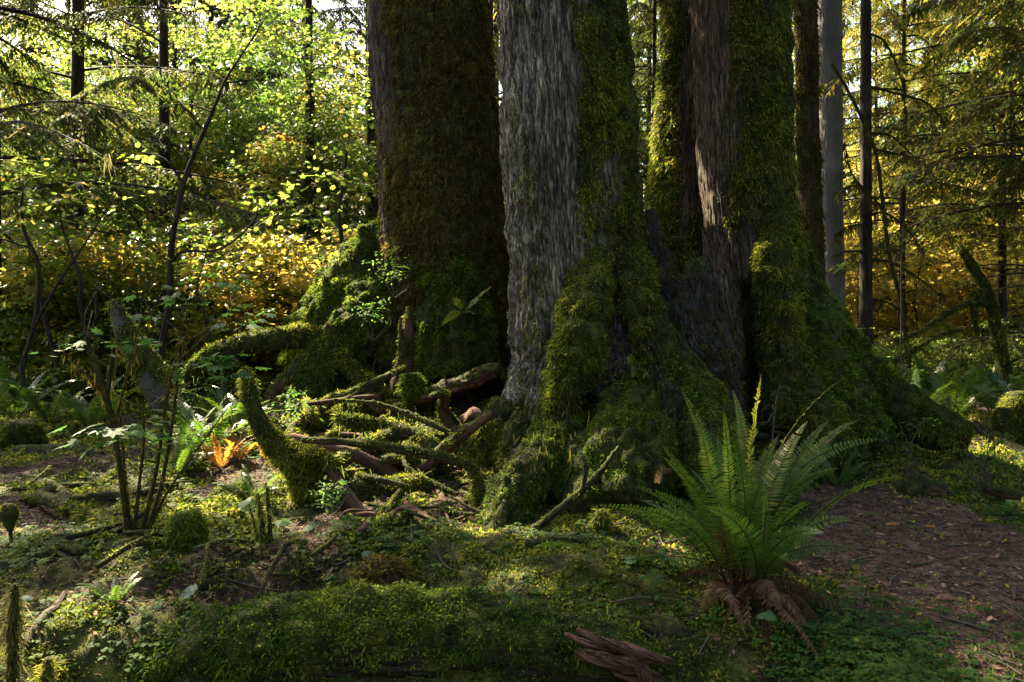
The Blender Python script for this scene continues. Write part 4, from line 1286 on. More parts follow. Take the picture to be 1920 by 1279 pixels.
for k, (rows, lab, spots) in enumerate([
    ([[(48, 745, 9.5, .035), (42, 690, 9.5, .03), (62, 620, 9.5, .03), (72, 550, 9.5, .028), (70, 490, 9.5, .025), (48, 440, 9.5, .02), (40, 390, 9.5, .014), (45, 350, 9.5, .008)], [(62, 615, 9.5, .02), (110, 530, 9.4, .016), (170, 440, 9.3, .010), (220, 360, 9.3, .005)]],
     'crooked forked dark sapling nearest the far left edge', [(40, 360, 9.5, 30, .45), (20, 300, 9.4, 30, .5), (90, 330, 9.3, 30, .5), (210, 350, 9.3, 26, .45), (150, 380, 9.2, 26, .4), (30, 420, 9.6, 20, .35), (120, 450, 9.5, 20, .35)]),
    ([[(108, 690, 9.8, .028), (90, 620, 9.8, .026), (78, 570, 9.8, .022), (75, 520, 9.8, .012)]], 'short leaning dark stem beside the forked far left sapling', []),
    ([[(168, 640, 9.6, .025), (150, 570, 9.6, .022), (152, 530, 9.6, .024), (140, 490, 9.6, .018), (118, 430, 9.6, .014), (110, 380, 9.6, .008)]], 'wavy dark sapling between the forked one and the leaning bluish trunk', [(110, 380, 9.6, 26, .45), (150, 420, 9.5, 24, .4), (100, 440, 9.5, 22, .4)]),
    ([[(648, 520, 10.5, .03), (640, 450, 10.5, .028), (636, 400, 10.5, .024), (645, 330, 10.5, .018), (655, 250, 10.5, .010)]], 'slender maple stem close to the left of the darkest giant', [(660, 270, 10.4, 30, .5), (620, 330, 10.3, 30, .5), (680, 350, 10.6, 30, .45), (600, 240, 10.4, 30, .5), (660, 190, 10.5, 30, .5), (590, 390, 10.3, 26, .4), (560, 330, 10.4, 26, .45), (640, 120, 10.5, 30, .5), (600, 60, 10.5, 30, .5)]),
    ([[(395, 640, 10.2, .02), (380, 580, 10.2, .016), (370, 540, 10.2, .012), (385, 480, 10.2, .008), (400, 430, 10.2, .004)]], 'thin twisting sapling under the side limb of the leaning vine maple', [(400, 440, 10.2, 22, .4), (370, 500, 10.1, 22, .4), (430, 520, 10.2, 22, .4)]),
]):
    sapling('vine_maple', lab, 'tree', rows, spots, 'maple', .08, T_MAPLE, 'bark_dark', (.1, .9), 360 + k, group='slender dark saplings in front of the sunlit thicket')

# right-hand saplings
sapling('huckleberry', 'tall wispy sapling with glowing yellow green leaves, right of the slim grey trunk', 'sapling', [
    [(1688, 720, 9.2, .012), (1690, 600, 9.2, .011), (1690, 500, 9.2, .010), (1695, 420, 9.2, .008), (1712, 340, 9.2, .006), (1745, 270, 9.2, .004), (1768, 235, 9.2, .002)], [(1712, 340, 9.2, .004), (1760, 255, 9.1, .003), (1830, 235, 9.0, .002)], [(1698, 400, 9.2, .005), (1750, 325, 9.2, .003), (1790, 318, 9.2, .002)], [(1694, 440, 9.2, .004), (1720, 400, 9.2, .003), (1760, 390, 9.2, .002)]],
    [(1735, 275, 9.2, 22, .18), (1770, 255, 9.1, 24, .2), (1815, 240, 9.0, 26, .2), (1790, 268, 9.1, 20, .2), (1715, 318, 9.2, 20, .22), (1760, 322, 9.2, 26, .25), (1790, 328, 9.2, 20, .2), (1700, 275, 9.2, 14, .18), (1730, 400, 9.2, 18, .25), (1760, 385, 9.2, 18, .2), (1800, 245, 9, 18, .2)],
    'gold', .055, T_OVAL, 'twig', (0, .35), 380)
for k, (u, v, d, h, lab) in enumerate([(1595, 690, 8.2, .9, 'leggy huckleberry on the ridge of the long green root'), (1620, 700, 8.6, .8, 'thin twiggy shrub just beyond the long green root'), (1700, 770, 8.4, .7, 'wispy shrub with pale leafless twigs beyond the green root'), (1565, 640, 7.2, .45, 'little shrub sprouting on the right flank of the cleft giant'),
                                      (1475, 1000, 5.6, .3, 'small herb sapling behind the large fern'), (1700, 910, 6.4, .55, 'thin sapling with few leaves beside the rotten chunk'), (1850, 930, 6.2, .5, 'dark little sapling on the bright moss at the right'), (560, 770, 7.4, .5, 'sunlit glossy leaved shrub beside the horn shaped snag'), (530, 740, 7.9, .5, 'taller glinting shrub behind the horn shaped snag'),
                                      (740, 560, 8.4, .55, 'leggy little shrub rooted high on the mossy foot of the darkest giant'), (700, 640, 8.3, .4, 'small pale leaved shrub low on the foot of the darkest giant'), (1300, 520, 7.2, .15, 'tiny leafy sprig in the crotch between the grey and the cleft giants'),
                                      (395, 745, 9.2, .5, 'leafy shrub right of the leaning bluish trunk'), (440, 740, 9.4, .5, 'bright leafy shrub under the arching mossy limb'), (340, 770, 8.2, .7, 'low leafy shrub at the foot of the leaning bluish trunk'), (620, 1000, 5.3, .22, 'small broad leaved seedling in front of the brown prop stick')]):
    rg = np.random.default_rng(700 + k)
    b = P(u, v, d)
    if k not in (3, 9, 10, 11):
        b[2] = g1(b[0], b[1])
    rows, spots = [], []
    for j in range(5):
        du, tw = rg.normal() * h * 55, rg.normal() * 14
        hh = h * rg.uniform(.6, 1.1) * F / d
        bv = V0 - (b[2] - HC) / d * F
        rows.append([(u, bv, d, .006), (u + du * .4 + tw, bv - hh * .5, d, .004), (u + du, bv - hh, d + rg.normal() * .1, .002)])
        for q in (.55, .8, 1.0):
            spots.append((u + du * q + rg.normal() * 5, bv - hh * q, d + rg.normal() * .1, 12, h * .22))
    sapling('huckleberry', lab, 'shrub', rows, spots, 'herb', .038 if k != 7 else .05, T_OVAL, 'twig', (.2, .9), 720 + k, group='small shrubs and saplings')

# seedling hemlock behind the large fern
hb = P(1440, 860, 5.4)
hb[2] = g1(hb[0], hb[1])
t = thing('hemlock_seedling', 'little blue green hemlock seedling behind the tallest fern leaf', 'seedling', hb)
mb, lf = MB(), MB()
tube(mb, [[*hb, .008], [*P(1452, 780, 5.4), .006], [*P(1462, 722, 5.4), .003]], 6, .03, .1)
rg = np.random.default_rng(760)
for k in range(16):
    q = k / 15
    c = P(1440 + 22 * q, 850 - 125 * q, 5.4)
    a = rg.random() * 6.28
    l = .26 * (1 - .6 * q)
    e = c + np.array([math.cos(a) * l, math.sin(a) * l, -.03])
    C = arch(c, e, .03, 8)
    tube(mb, np.column_stack([C, np.full(8, .002)]), 4, .05, 0)
    for s in np.linspace(.1, 1, 30):
        pass
    n = 60
    x = rg.random(n)
    pp = c + (e - c) * x[:, None]
    sd = np.cross(nrm(e - c), [0, 0, 1.0]) * np.where(rg.random(n) < .5, 1, -1)[:, None]
    blades(lf, pp, sd + nrm(e - c) * .5 + rg.normal(size=(n, 3)) * .15, .03 * (1.2 - x), .005, [0, 0, 1.0], rnd=.3 + .4 * rg.random(n))
mb.build('stem', M['twig'], t)
lf.build('needles', M['herb'], t)

# pale broad leaves low on the floor, each a small plant
for k, (u, v, d, s, rn, lab) in enumerate([(352, 1100, 4.1, .10, .85, 'single pale drooping leaf below the dark mossy knob'), (58, 1128, 3.9, .11, .97, 'pale leaf lying by the smooth grey stick'), (692, 1032, 4.35, .075, .8, 'single bluish leaf on the moss hummock behind the front log'), (528, 975, 4.9, .065, .55, 'broad leaved plant with pale leaves between the mossy saplings'), (578, 985, 4.8, .06, .8, 'plant with two white leaves right of the thin mossy saplings'),
                                       (1440, 1150, 3.6, .06, .6, 'round leaved herb in front of the big fern base'), (1180, 1080, 4.2, .07, .6, 'broad leaved herb beside the low fern'), (470, 940, 5.4, .1, .6, 'broad leaved seedling under the silvery fern'), (640, 985, 5.5, .06, .6, 'pale seedling just below the bare prop stick')]):
    b = P(u, v, d)
    gz = g1(b[0], b[1])
    t = thing('broadleaf_seedling', lab, 'plant', (b[0], b[1], gz), 'broad leaved seedlings on the moss')
    mb, lf = MB(), MB()
    top = np.array([b[0], b[1], max(b[2], gz + .05)])
    tube(mb, [[b[0] + .02, b[1] + .02, gz - .01, .003], [*((top + [b[0], b[1], gz]) / 2 + [.01, 0, 0]), .003], [*top, .002]], 5, .02, 0)
    n = 1 if k in (0, 1, 2) else 3
    a = np.array([-1.5, .2, 2.4])[:n] + rg.normal(size=n) * .3
    f = np.stack([np.cos(a), np.sin(a), np.full(n, -.35)], 1)
    leaves(lf, np.repeat(top[None], n, 0), f, np.array([[0, -.55, 1.0]] * n) + rg.normal(size=(n, 3)) * .35, s * rg.uniform(.7, 1.1, n), T_BROAD, np.clip(rn + rg.normal(size=n) * .04, 0, 1))
    mb.build('stem', M['twig'], t)
    lf.build('leaves', M['broad'], t)
for (u, v0, v1, d, lab) in [(488, 1085, 925, 4.6, 'thin pale moss covered sapling stem left of the short hump of moss'), (503, 1090, 905, 4.65, 'second thin mossy sapling stem touching the short hump of moss')]:
    sapling('mossy_sapling', lab, 'sapling', [[(u, v0, d, .012), (u + 3, (v0 + v1) / 2, d, .012), (u - 4, v1, d, .006)], [(u, v0 - 60, d, .007), (u - 22, v1 + 20, d, .003)]], [], 'herb', .05, T_OVAL, 'bark_dark', (0, 1), 780 + u, 12000, beard=60)

# ------------------------------------------------------------------ background conifers
def conifer(root, base, H, cb, spread, nb, r0, seed, mat='needle', filt=None, lich=0, nl=.06, dense=1.0, trunk='bark_dark', top_bend=(0, 0), low=None):
    rg = np.random.default_rng(seed)
    base = np.asarray(base, float)
    mb, br, lf, mo = MB(), MB(), MB(), MB()
    bx = rg.normal(size=2) * .15
    tr = [[base[0], base[1], base[2] - .3, r0 * 1.5], [base[0], base[1], base[2] + .3, r0 * 1.15], [base[0] + bx[0] * .4, base[1] + bx[1] * .4, base[2] + H * .35, r0 * .85], [base[0] + bx[0] + top_bend[0], base[1] + bx[1] + top_bend[1], base[2] + H, r0 * .15]]
    tube(mb, tr, 20, .15, .06, .8, .08, 24, seed)
    for k in range(nb):
        q = (k + rg.random()) / nb
        h = cb + (H - cb) * q ** .9
        c = spline(tr, 40)
        o = np.array([np.interp(base[2] + h, c[:, 2], c[:, 0]), np.interp(base[2] + h, c[:, 2], c[:, 1]), base[2] + h])
        a = k * 2.4 + rg.normal() * .4
        l = spread * (1 - .85 * q) ** .75 * rg.uniform(.65, 1.1)
        if l < .3:
            continue
        u = np.array([math.cos(a), math.sin(a), 0])
        t = np.linspace(0, 1, 9)[:, None]
        sag = rg.uniform(.1, .3)
        C = o + u * l * t + np.array([0, 0, 1.0]) * (l * (.16 * t - (sag + .12) * t ** 2)) + np.array([-u[1], u[0], 0]) * (rg.normal() * .12 * l * t ** 2)
        if filt is not None and (filt(C[3:]).mean() > .4 or in_gap(C).mean() > .2):
            continue
        tube(br, np.column_stack([C, np.linspace(.008 + .007 * l, .003, 9)]), 5, .2, .1, cap=False)
        n1 = max(4, int(l / .10 * dense))
        s = np.sort(rg.uniform(.12, 1, n1 * 2))
        i = np.clip((s * 8).astype(int), 0, 7)
        f = (s * 8 - i)[:, None]
        b = C[i] * (1 - f) + C[i + 1] * f
        T = nrm(C[i + 1] - C[i])
        sg = np.where(np.arange(len(s)) % 2, 1, -1)[:, None]
        side = np.stack([-T[:, 1], T[:, 0], 0 * T[:, 0]], 1) * sg
        d = nrm(side + T * .6 + np.array([0, 0, -.35]) + rg.normal(size=side.shape) * .15)
        bl = (.22 + .25 * (1 - s) * min(1.5, l / 1.5)) * rg.uniform(.6, 1.2, len(s))
        m = 9
        x = np.tile(np.linspace(.12, 1, m), len(s))
        bb, dd, LL = np.repeat(b, m, 0), np.repeat(d, m, 0), np.repeat(bl, m)
        pos = bb + dd * (x * LL)[:, None] + np.array([0, 0, -1.0]) * (x ** 2 * LL * .35)[:, None]
        sd = nrm(np.cross(dd, [0, 0, 1.0])) * np.where(np.arange(len(x)) % 2, 1, -1)[:, None]
        nd = sd * .9 + dd * .7 + rg.normal(size=pos.shape) * .2 + np.array([0, 0, -.25])
        rr = np.clip(np.repeat(rg.random(len(s)) * .5 + .15, m) + rg.normal(size=len(x)) * .12 + .15 * rg.random(), 0, 1)
        if filt is not None:
            k2 = ~filt(pos)
            pos, nd, rr = pos[k2], nd[k2], rr[k2]
        if len(pos):
            blades(lf, pos, nd, nl * rg.uniform(.6, 1.3, len(pos)), nl * .28, [0, 0, 1.0], .4, rr, 0, .3)
        if lich:
            hang(mo, C[2:], int(lich * l), .28, .012, rg, .4, 0, .02)
    for k in range(low or 0):                                   # dead lower limbs hung with moss
        h = rg.uniform(.7, cb + .5)
        a, l = rg.random() * 6.28, rg.uniform(.5, 1.7)
        o = np.array([base[0], base[1], base[2] + h])
        C = arch(o, o + np.array([math.cos(a) * l, math.sin(a) * l, rg.uniform(-.45, .15) * l]), .15 * l, 9, (rg.normal() * .1, rg.normal() * .1, 0))
        tube(br, np.column_stack([C, np.linspace(.02, .006, 9)]), 5, .1, .25, cap=False)
        hang(mo, C[1:], int(55 * l), .26, .014, rg, .4, 0, .015)
    if r0:
        mb.build('trunk', M[trunk], root)
    if br.n:
        br.build('branches', M['bark_dark'], root)
    if lf.n:
        lf.build('crown', M[mat], root)
    if mo.n:
        mo.build('hanging_moss', M['lichen'], root)


# trees whose crowns above the picture are shaped for shade, gaps cut along sunbeams
for k, (u, d, H, cb, sp, nb, r, lab) in enumerate([
    (140, 15.0, 17, 3.8, 5.0, 70, .13, 'dark upright conifer trunk left of the white sky gap'), (312, 16.5, 18, 5.0, 4.0, 74, .11, 'dark straight conifer trunk in the middle of the white sky gap'), (585, 15.5, 17, 7.0, 4.4, 70, .09, 'conifer added for its shading crown, among maple leaves left of the darkest giant'),
    (-10, 12.5, 15, 3.0, 5.2, 90, .10, 'very dark drooping conifer in the top left corner'), (800, 14.5, 18, 7.5, 4.6, 80, .22, 'unseen conifer behind the darkest giant, added for its shading crown'), (700, 17.0, 18, 6.0, 4.2, 64, .12, 'dark conifer with hanging boughs just left of the top of the darkest giant'), (1010, 16.5, 19, 9.5, 3.2, 46, .22, 'unseen conifer behind the grey barked giant, added for its shading crown')]):
    x = (u - 960) / F * d
    t = thing('conifer_tree', lab, 'tree', (x, d, g1(x, d)), 'conifers behind the clearing')
    conifer(t, (x, d, g1(x, d)), H, cb, sp, nb, r, 800 + k, 'needle', (lambda p: sun_open(p, np.where(p[:, 2] < 5.8, 40, 8.9))) if k in (0, 3) else (lambda p: sun_open(p, 9.0)), 22 if k in (0, 1, 3, 5) else 0, .13, 1.25)


# crowns of the giants, unseen above the picture, added to block the overhead sky
for k, (t, x, y, cb) in enumerate([(treeC, .55, 6.8, 8.5), (treeL, -.8, 9.2, 8.0), (treeR, 2.3, 8.0, 8.5), (treeB, 1.9, 8.9, 9.0)]):
    sub = bpy.data.objects.new('crown_carrier', None)
    conifer(sub, (x, y, 0), 18, cb, 5.4, 46, 0, 880 + k, 'needle', lambda p: sun_open(p, 40), 0, .17, 1.0)
    for ch in list(sub.children):
        ch.parent = t
        ch.location = -t.location
    bpy.data.objects.remove(sub)


def conifer_proto(seed, **kw):
    t = bpy.data.objects.new('conifer_tree', None)
    COL.objects.link(t)
    t['category'] = 'tree'
    conifer(t, (0, 0, 0), seed=seed, **kw)
    return t


CP = [conifer_proto(820, H=14, cb=3.2, spread=3.4, nb=64, r0=.065, low=20, mat='needle_olive', lich=26, nl=.13), conifer_proto(821, H=16, cb=3.6, spread=3.8, nb=62, r0=.07, low=18, mat='needle_olive', lich=28, nl=.13),
      conifer_proto(822, H=13, cb=3.4, spread=3.0, nb=60, r0=.065, low=12, mat='needle', lich=12, nl=.13), conifer_proto(823, H=17, cb=5.0, spread=3.0, nb=54, r0=.10, low=10, mat='needle', lich=10, nl=.13)]
CP.append(conifer_proto(824, H=12, cb=2.6, spread=3.2, nb=64, r0=.05, low=26, mat='needle', lich=34, nl=.12))
used = set()


def place(protos, j, loc, rz, s, lab, group):
    src = protos[j]
    if id(src) not in used:
        used.add(id(src))
        src.location = Vector([float(a) for a in loc])
        src.rotation_euler = (0, 0, rz)
        src.scale = (s,) * 3
        src['label'], src['group'] = lab, group
        return src
    return copy_tree(src, loc, rz, s, lab, group)


GB = 'conifers in the wood on the right'
GBL = 'conifers deep in the wood on the left'
for k, (u, d, j, s, lab, gp) in enumerate([
    (1690, 15.5, 0, .85, 'drooping hemlock with hanging brown moss right of the slim brown trunk', GB), (1880, 15.5, 1, 1.0, 'drooping dark hemlock with broad low boughs near the right edge', GB), (1960, 12.5, 0, 1.05, 'hemlock cut by the right edge, its dark boughs reaching into the picture', GB),
    (1760, 19.0, 2, .6, 'greener conifer between the two drooping hemlocks', GB), (1905, 18.5, 2, 1.1, 'pale green conifer behind the hemlock at the right edge', GB), (1640, 21.0, 1, .8, 'hemlock glimpsed just right of the slim grey trunk', GB), (1210, 22.0, 2, 1.2, 'bluish conifer seen between the grey and the cleft giants', GB),
    (1225, 19.0, 3, .8, 'conifer boughs against blue sky between the giants', GB), (922, 20.0, 1, 1.1, 'sliver of sunlit conifer between the darkest and the grey barked giants', GB), (2080, 15.0, 1, 1.1, 'hemlock beyond the right edge with boughs showing', GB), (1990, 11.0, 4, 1.0, 'near dark hemlock with low sweeping boughs at the upper right', GB),
    (240, 27.0, 3, .7, 'thin distant conifer left of the leaning vine maple top', GBL), (430, 26.0, 2, .8, 'conifer behind the top of the leaning vine maple', GBL), (520, 26.0, 3, 1.1, 'tall distant conifer right of the sky gap', GBL), (650, 24.0, 2, .9, 'conifer behind the maples beside the darkest giant', GBL), (70, 26.0, 2, .9, 'conifer behind the thicket at the far left', GBL), (-110, 19.0, 0, .8, 'drooping hemlock at the far left edge', GBL),
    (120, 31, 2, 1.8, 'wide conifer far behind the left sky gap', GBL), (270, 36, 2, 1.9, 'tallest wide conifer far behind the bare maple stem top', GBL), (400, 28, 0, 1.7, 'drooping conifer far behind the leaning maple top', GBL), (560, 32, 2, 1.9, 'wide conifer far back left of the darkest giant', GBL),
    (930, 29, 3, 1.4, 'tall conifer far behind the slit left of the grey barked giant', GB), (1195, 36, 2, 1.7, 'tall conifer far behind the slit right of the grey barked giant', GB), (60, 28, 3, 1.2, 'tall conifer far behind the corner of dark boughs', GBL), (200, 29, 2, 1.4, 'tall conifer far back in the white sky gap', GBL), (330, 27.5, 3, 1.15, 'slender conifer far back behind the straight dark trunk', GBL), (470, 30, 2, 1.5, 'broad conifer far back behind the leaning vine maple top', GBL),
    (1580, 29.0, 3, 1.0, 'tall conifer behind the slim grey trunk', GB), (1700, 32.0, 3, 1.1, 'tallest distant conifer behind the glowing sapling', GB), (1850, 33.0, 3, 1.1, 'distant conifer behind the curved mossy trunk', GB), (2000, 30.0, 1, 1.1, 'distant conifer at the right edge', GB)]):
    x = (u - 960) / F * d
    place(CP, j, (x, d, g1(x, d) - .05), k * 1.9, s, lab, gp)

# slim brown trunk with dead drooping mossy branches
def dead_branches(t, base_u, d, specs, seed, r=.02):
    rg = np.random.default_rng(seed)
    for k, rows in enumerate(specs):
        mb, mo = MB(), MB()
        pts = root_pts([(u, v, dd, rr) for u, v, dd, rr in rows])
        S = tube(mb, pts, 7, .05, .2, 1.0, seed=seed + k, mossf=lambda V, D: np.full(len(V), .6))
        mb.build('branch', M['bark_dark'], t)
        C = spline(pts, 50)[:, :3]
        hang(mo, C, 160, .22, .010, rg, .35, 0, .01)
        mo.build('hanging_moss', M['moss_dark'], t)


bt = thing('conifer_tree', 'slim reddish brown trunk with dead mossy side branches, right of the slim grey trunk', 'tree', (*P(1622, 700, 12)[:2], g1((1622 - 960) / F * 12, 12)))
mb = MB()
tube(mb, profile([(-60, 1614, 1632), (100, 1614, 1633), (300, 1613, 1634), (500, 1612, 1635), (660, 1610, 1637), (760, 1608, 1640)], 12, 11), 30, .05, .08, .8, .1, 26, 70)
mb.build('trunk', M['bark_dark'], bt)
dead_branches(bt, 1622, 12, [
    [(1622, 350, 12, .022), (1590, 350, 11.8, .016), (1570, 365, 11.7, .008)], [(1622, 405, 12, .022), (1660, 400, 11.9, .016), (1700, 430, 11.8, .012), (1730, 470, 11.7, .006)], [(1622, 470, 12, .022), (1585, 472, 11.9, .012), (1560, 480, 11.9, .006)],
    [(1622, 490, 12, .026), (1665, 490, 11.9, .02), (1720, 520, 11.8, .015), (1770, 560, 11.7, .006)], [(1622, 250, 12, .02), (1670, 255, 11.8, .016), (1720, 300, 11.7, .008)], [(1622, 160, 12, .02), (1680, 175, 11.8, .018), (1740, 195, 11.7, .014), (1780, 250, 11.7, .010), (1775, 310, 11.7, .005)],
    [(1622, 420, 12, .02), (1590, 425, 11.9, .012), (1565, 440, 11.9, .005)], [(1622, 560, 12, .02), (1670, 570, 11.9, .014), (1720, 610, 11.9, .006)], [(1622, 60, 12, .02), (1660, 80, 11.8, .016), (1690, 150, 11.7, .012), (1700, 240, 11.7, .006)]], 71)
db = thing('dead_tree', 'bare dark dead sapling bending down to the right behind the slim grey trunk', 'dead tree', (*P(1705, 680, 10.8)[:2], g1((1705 - 960) / F * 10.8, 10.8)))
dead_branches(db, 0, 10.8, [
    [(1560, 120, 10.8, .02), (1600, 190, 10.8, .022), (1640, 280, 10.8, .024), (1655, 380, 10.8, .024), (1668, 480, 10.8, .026), (1690, 570, 10.8, .028), (1705, 690, 10.8, .03)], [(1640, 280, 10.8, .016), (1690, 290, 10.7, .012), (1740, 300, 10.7, .006)], [(1655, 390, 10.8, .014), (1600, 330, 10.8, .012), (1585, 280, 10.8, .005)]], 72)
ct = thing('curved_tree', 'leaning curved mossy trunk with a long low limb reaching left before the golden glow', 'tree', (*P(1890, 730, 11)[:2], g1((1890 - 960) / F * 11, 11)))
mb, mm = MB(), MB()
for k, rows in enumerate([[(1895, 750, 11, .10), (1882, 690, 11, .09), (1868, 620, 11, .085), (1855, 560, 11, .08), (1830, 510, 11, .07), (1806, 472, 11, .05), (1800, 460, 11, .02)],
                          [(1866, 575, 11, .05), (1820, 568, 10.9, .045), (1775, 588, 10.8, .04), (1735, 615, 10.7, .035), (1690, 640, 10.6, .025), (1650, 655, 10.5, .012)], [(1850, 620, 11, .03), (1800, 618, 10.9, .03), (1750, 635, 10.8, .028), (1700, 665, 10.7, .04), (1670, 680, 10.6, .02)], [(1842, 540, 11, .03), (1825, 560, 10.95, .05), (1830, 620, 10.95, .03)]]):
    pts = root_pts(rows)
    S = tube(mb, pts, 14, .05, .15, 1, 0, seed=75 + k, mossf=lambda V, D: np.full(len(V), .6))
    fuzz(mm, S, 3500, .05, .009, up_moss(.2), .9, .6, .8, 75 + k)
    hang(mm, spline(pts, 50)[:, :3], 120, .2, .010, np.random.default_rng(75 + k), .5, 0, .02)
mb.build('trunk', M['bark_dark'], ct)
mm.build('moss', M['moss'], ct)

# ------------------------------------------------------------------ maples of the sunlit thicket
def maple_proto(seed, H, ns, mat, rn, size=.09, tm=T_MAPLE5, name='vine_maple', wide=1.9):
    rg = np.random.default_rng(seed)
    t = bpy.data.objects.new(name, None)
    COL.objects.link(t)
    t['category'] = 'tree'
    mb, lf, mo = MB(), MB(), MB()
    for s in range(3):
        a = rg.random() * 6.28
        l = wide * rg.uniform(.5, 1)
        h = H * rg.uniform(.65, 1)
        pts = [[0, 0, -.1, .035], [math.cos(a) * l * .15, math.sin(a) * l * .15, h * .3, .03], [math.cos(a) * l * .45 + rg.normal() * .1, math.sin(a) * l * .45, h * .65, .022], [math.cos(a) * l, math.sin(a) * l, h, .006]]
        tube(mb, pts, 7, .12, .1, 1, seed=seed + s)
        C = spline(pts, 40)[:, :3]
        hang(mo, C[5:], 40, .15, .008, rg, .5, 0, .01)
        for k in range(ns):
            q = rg.uniform(.12, 1)
            c = C[int(q * 39)]
            b = rg.random() * 6.28
            r = rg.uniform(.3, 1.3) * (1.1 - .4 * q)
            e = c + np.array([math.cos(b) * r, math.sin(b) * r, rg.uniform(-.1, .35) * r])
            A = arch(c, e, .1 * r, 6)
            tube(mb, np.column_stack([A, np.linspace(.009, .003, 6)]), 4, .2, 0, cap=False)
            n = int(rg.uniform(55, 105))
            R = rg.uniform(.35, .75)
            th, qq = rg.random(n) * 6.28, np.sqrt(rg.random(n)) * R
            tl = rg.normal(size=2) * .15
            off = np.stack([np.cos(th) * qq, np.sin(th) * qq, (np.cos(th) * tl[0] + np.sin(th) * tl[1]) * qq + rg.normal(size=n) * .035], 1)
            f = off / R + rg.normal(size=(n, 3)) * .5 + [0, 0, -.2]
            base_r = rg.uniform(*rn)
            leaves(lf, e + off, f, np.array([0, 0, 1.0]) + rg.normal(size=(n, 3)) * .2, size * rg.uniform(.5, 1.6, n), tm, np.clip(base_r + rg.normal(size=n) * .12, 0, 1))
    mb.build('stems', M['bark_dark'], t)
    lf.build('crown', M[mat], t)
    mo.build('hanging_moss', M['lichen'], t)
    return t


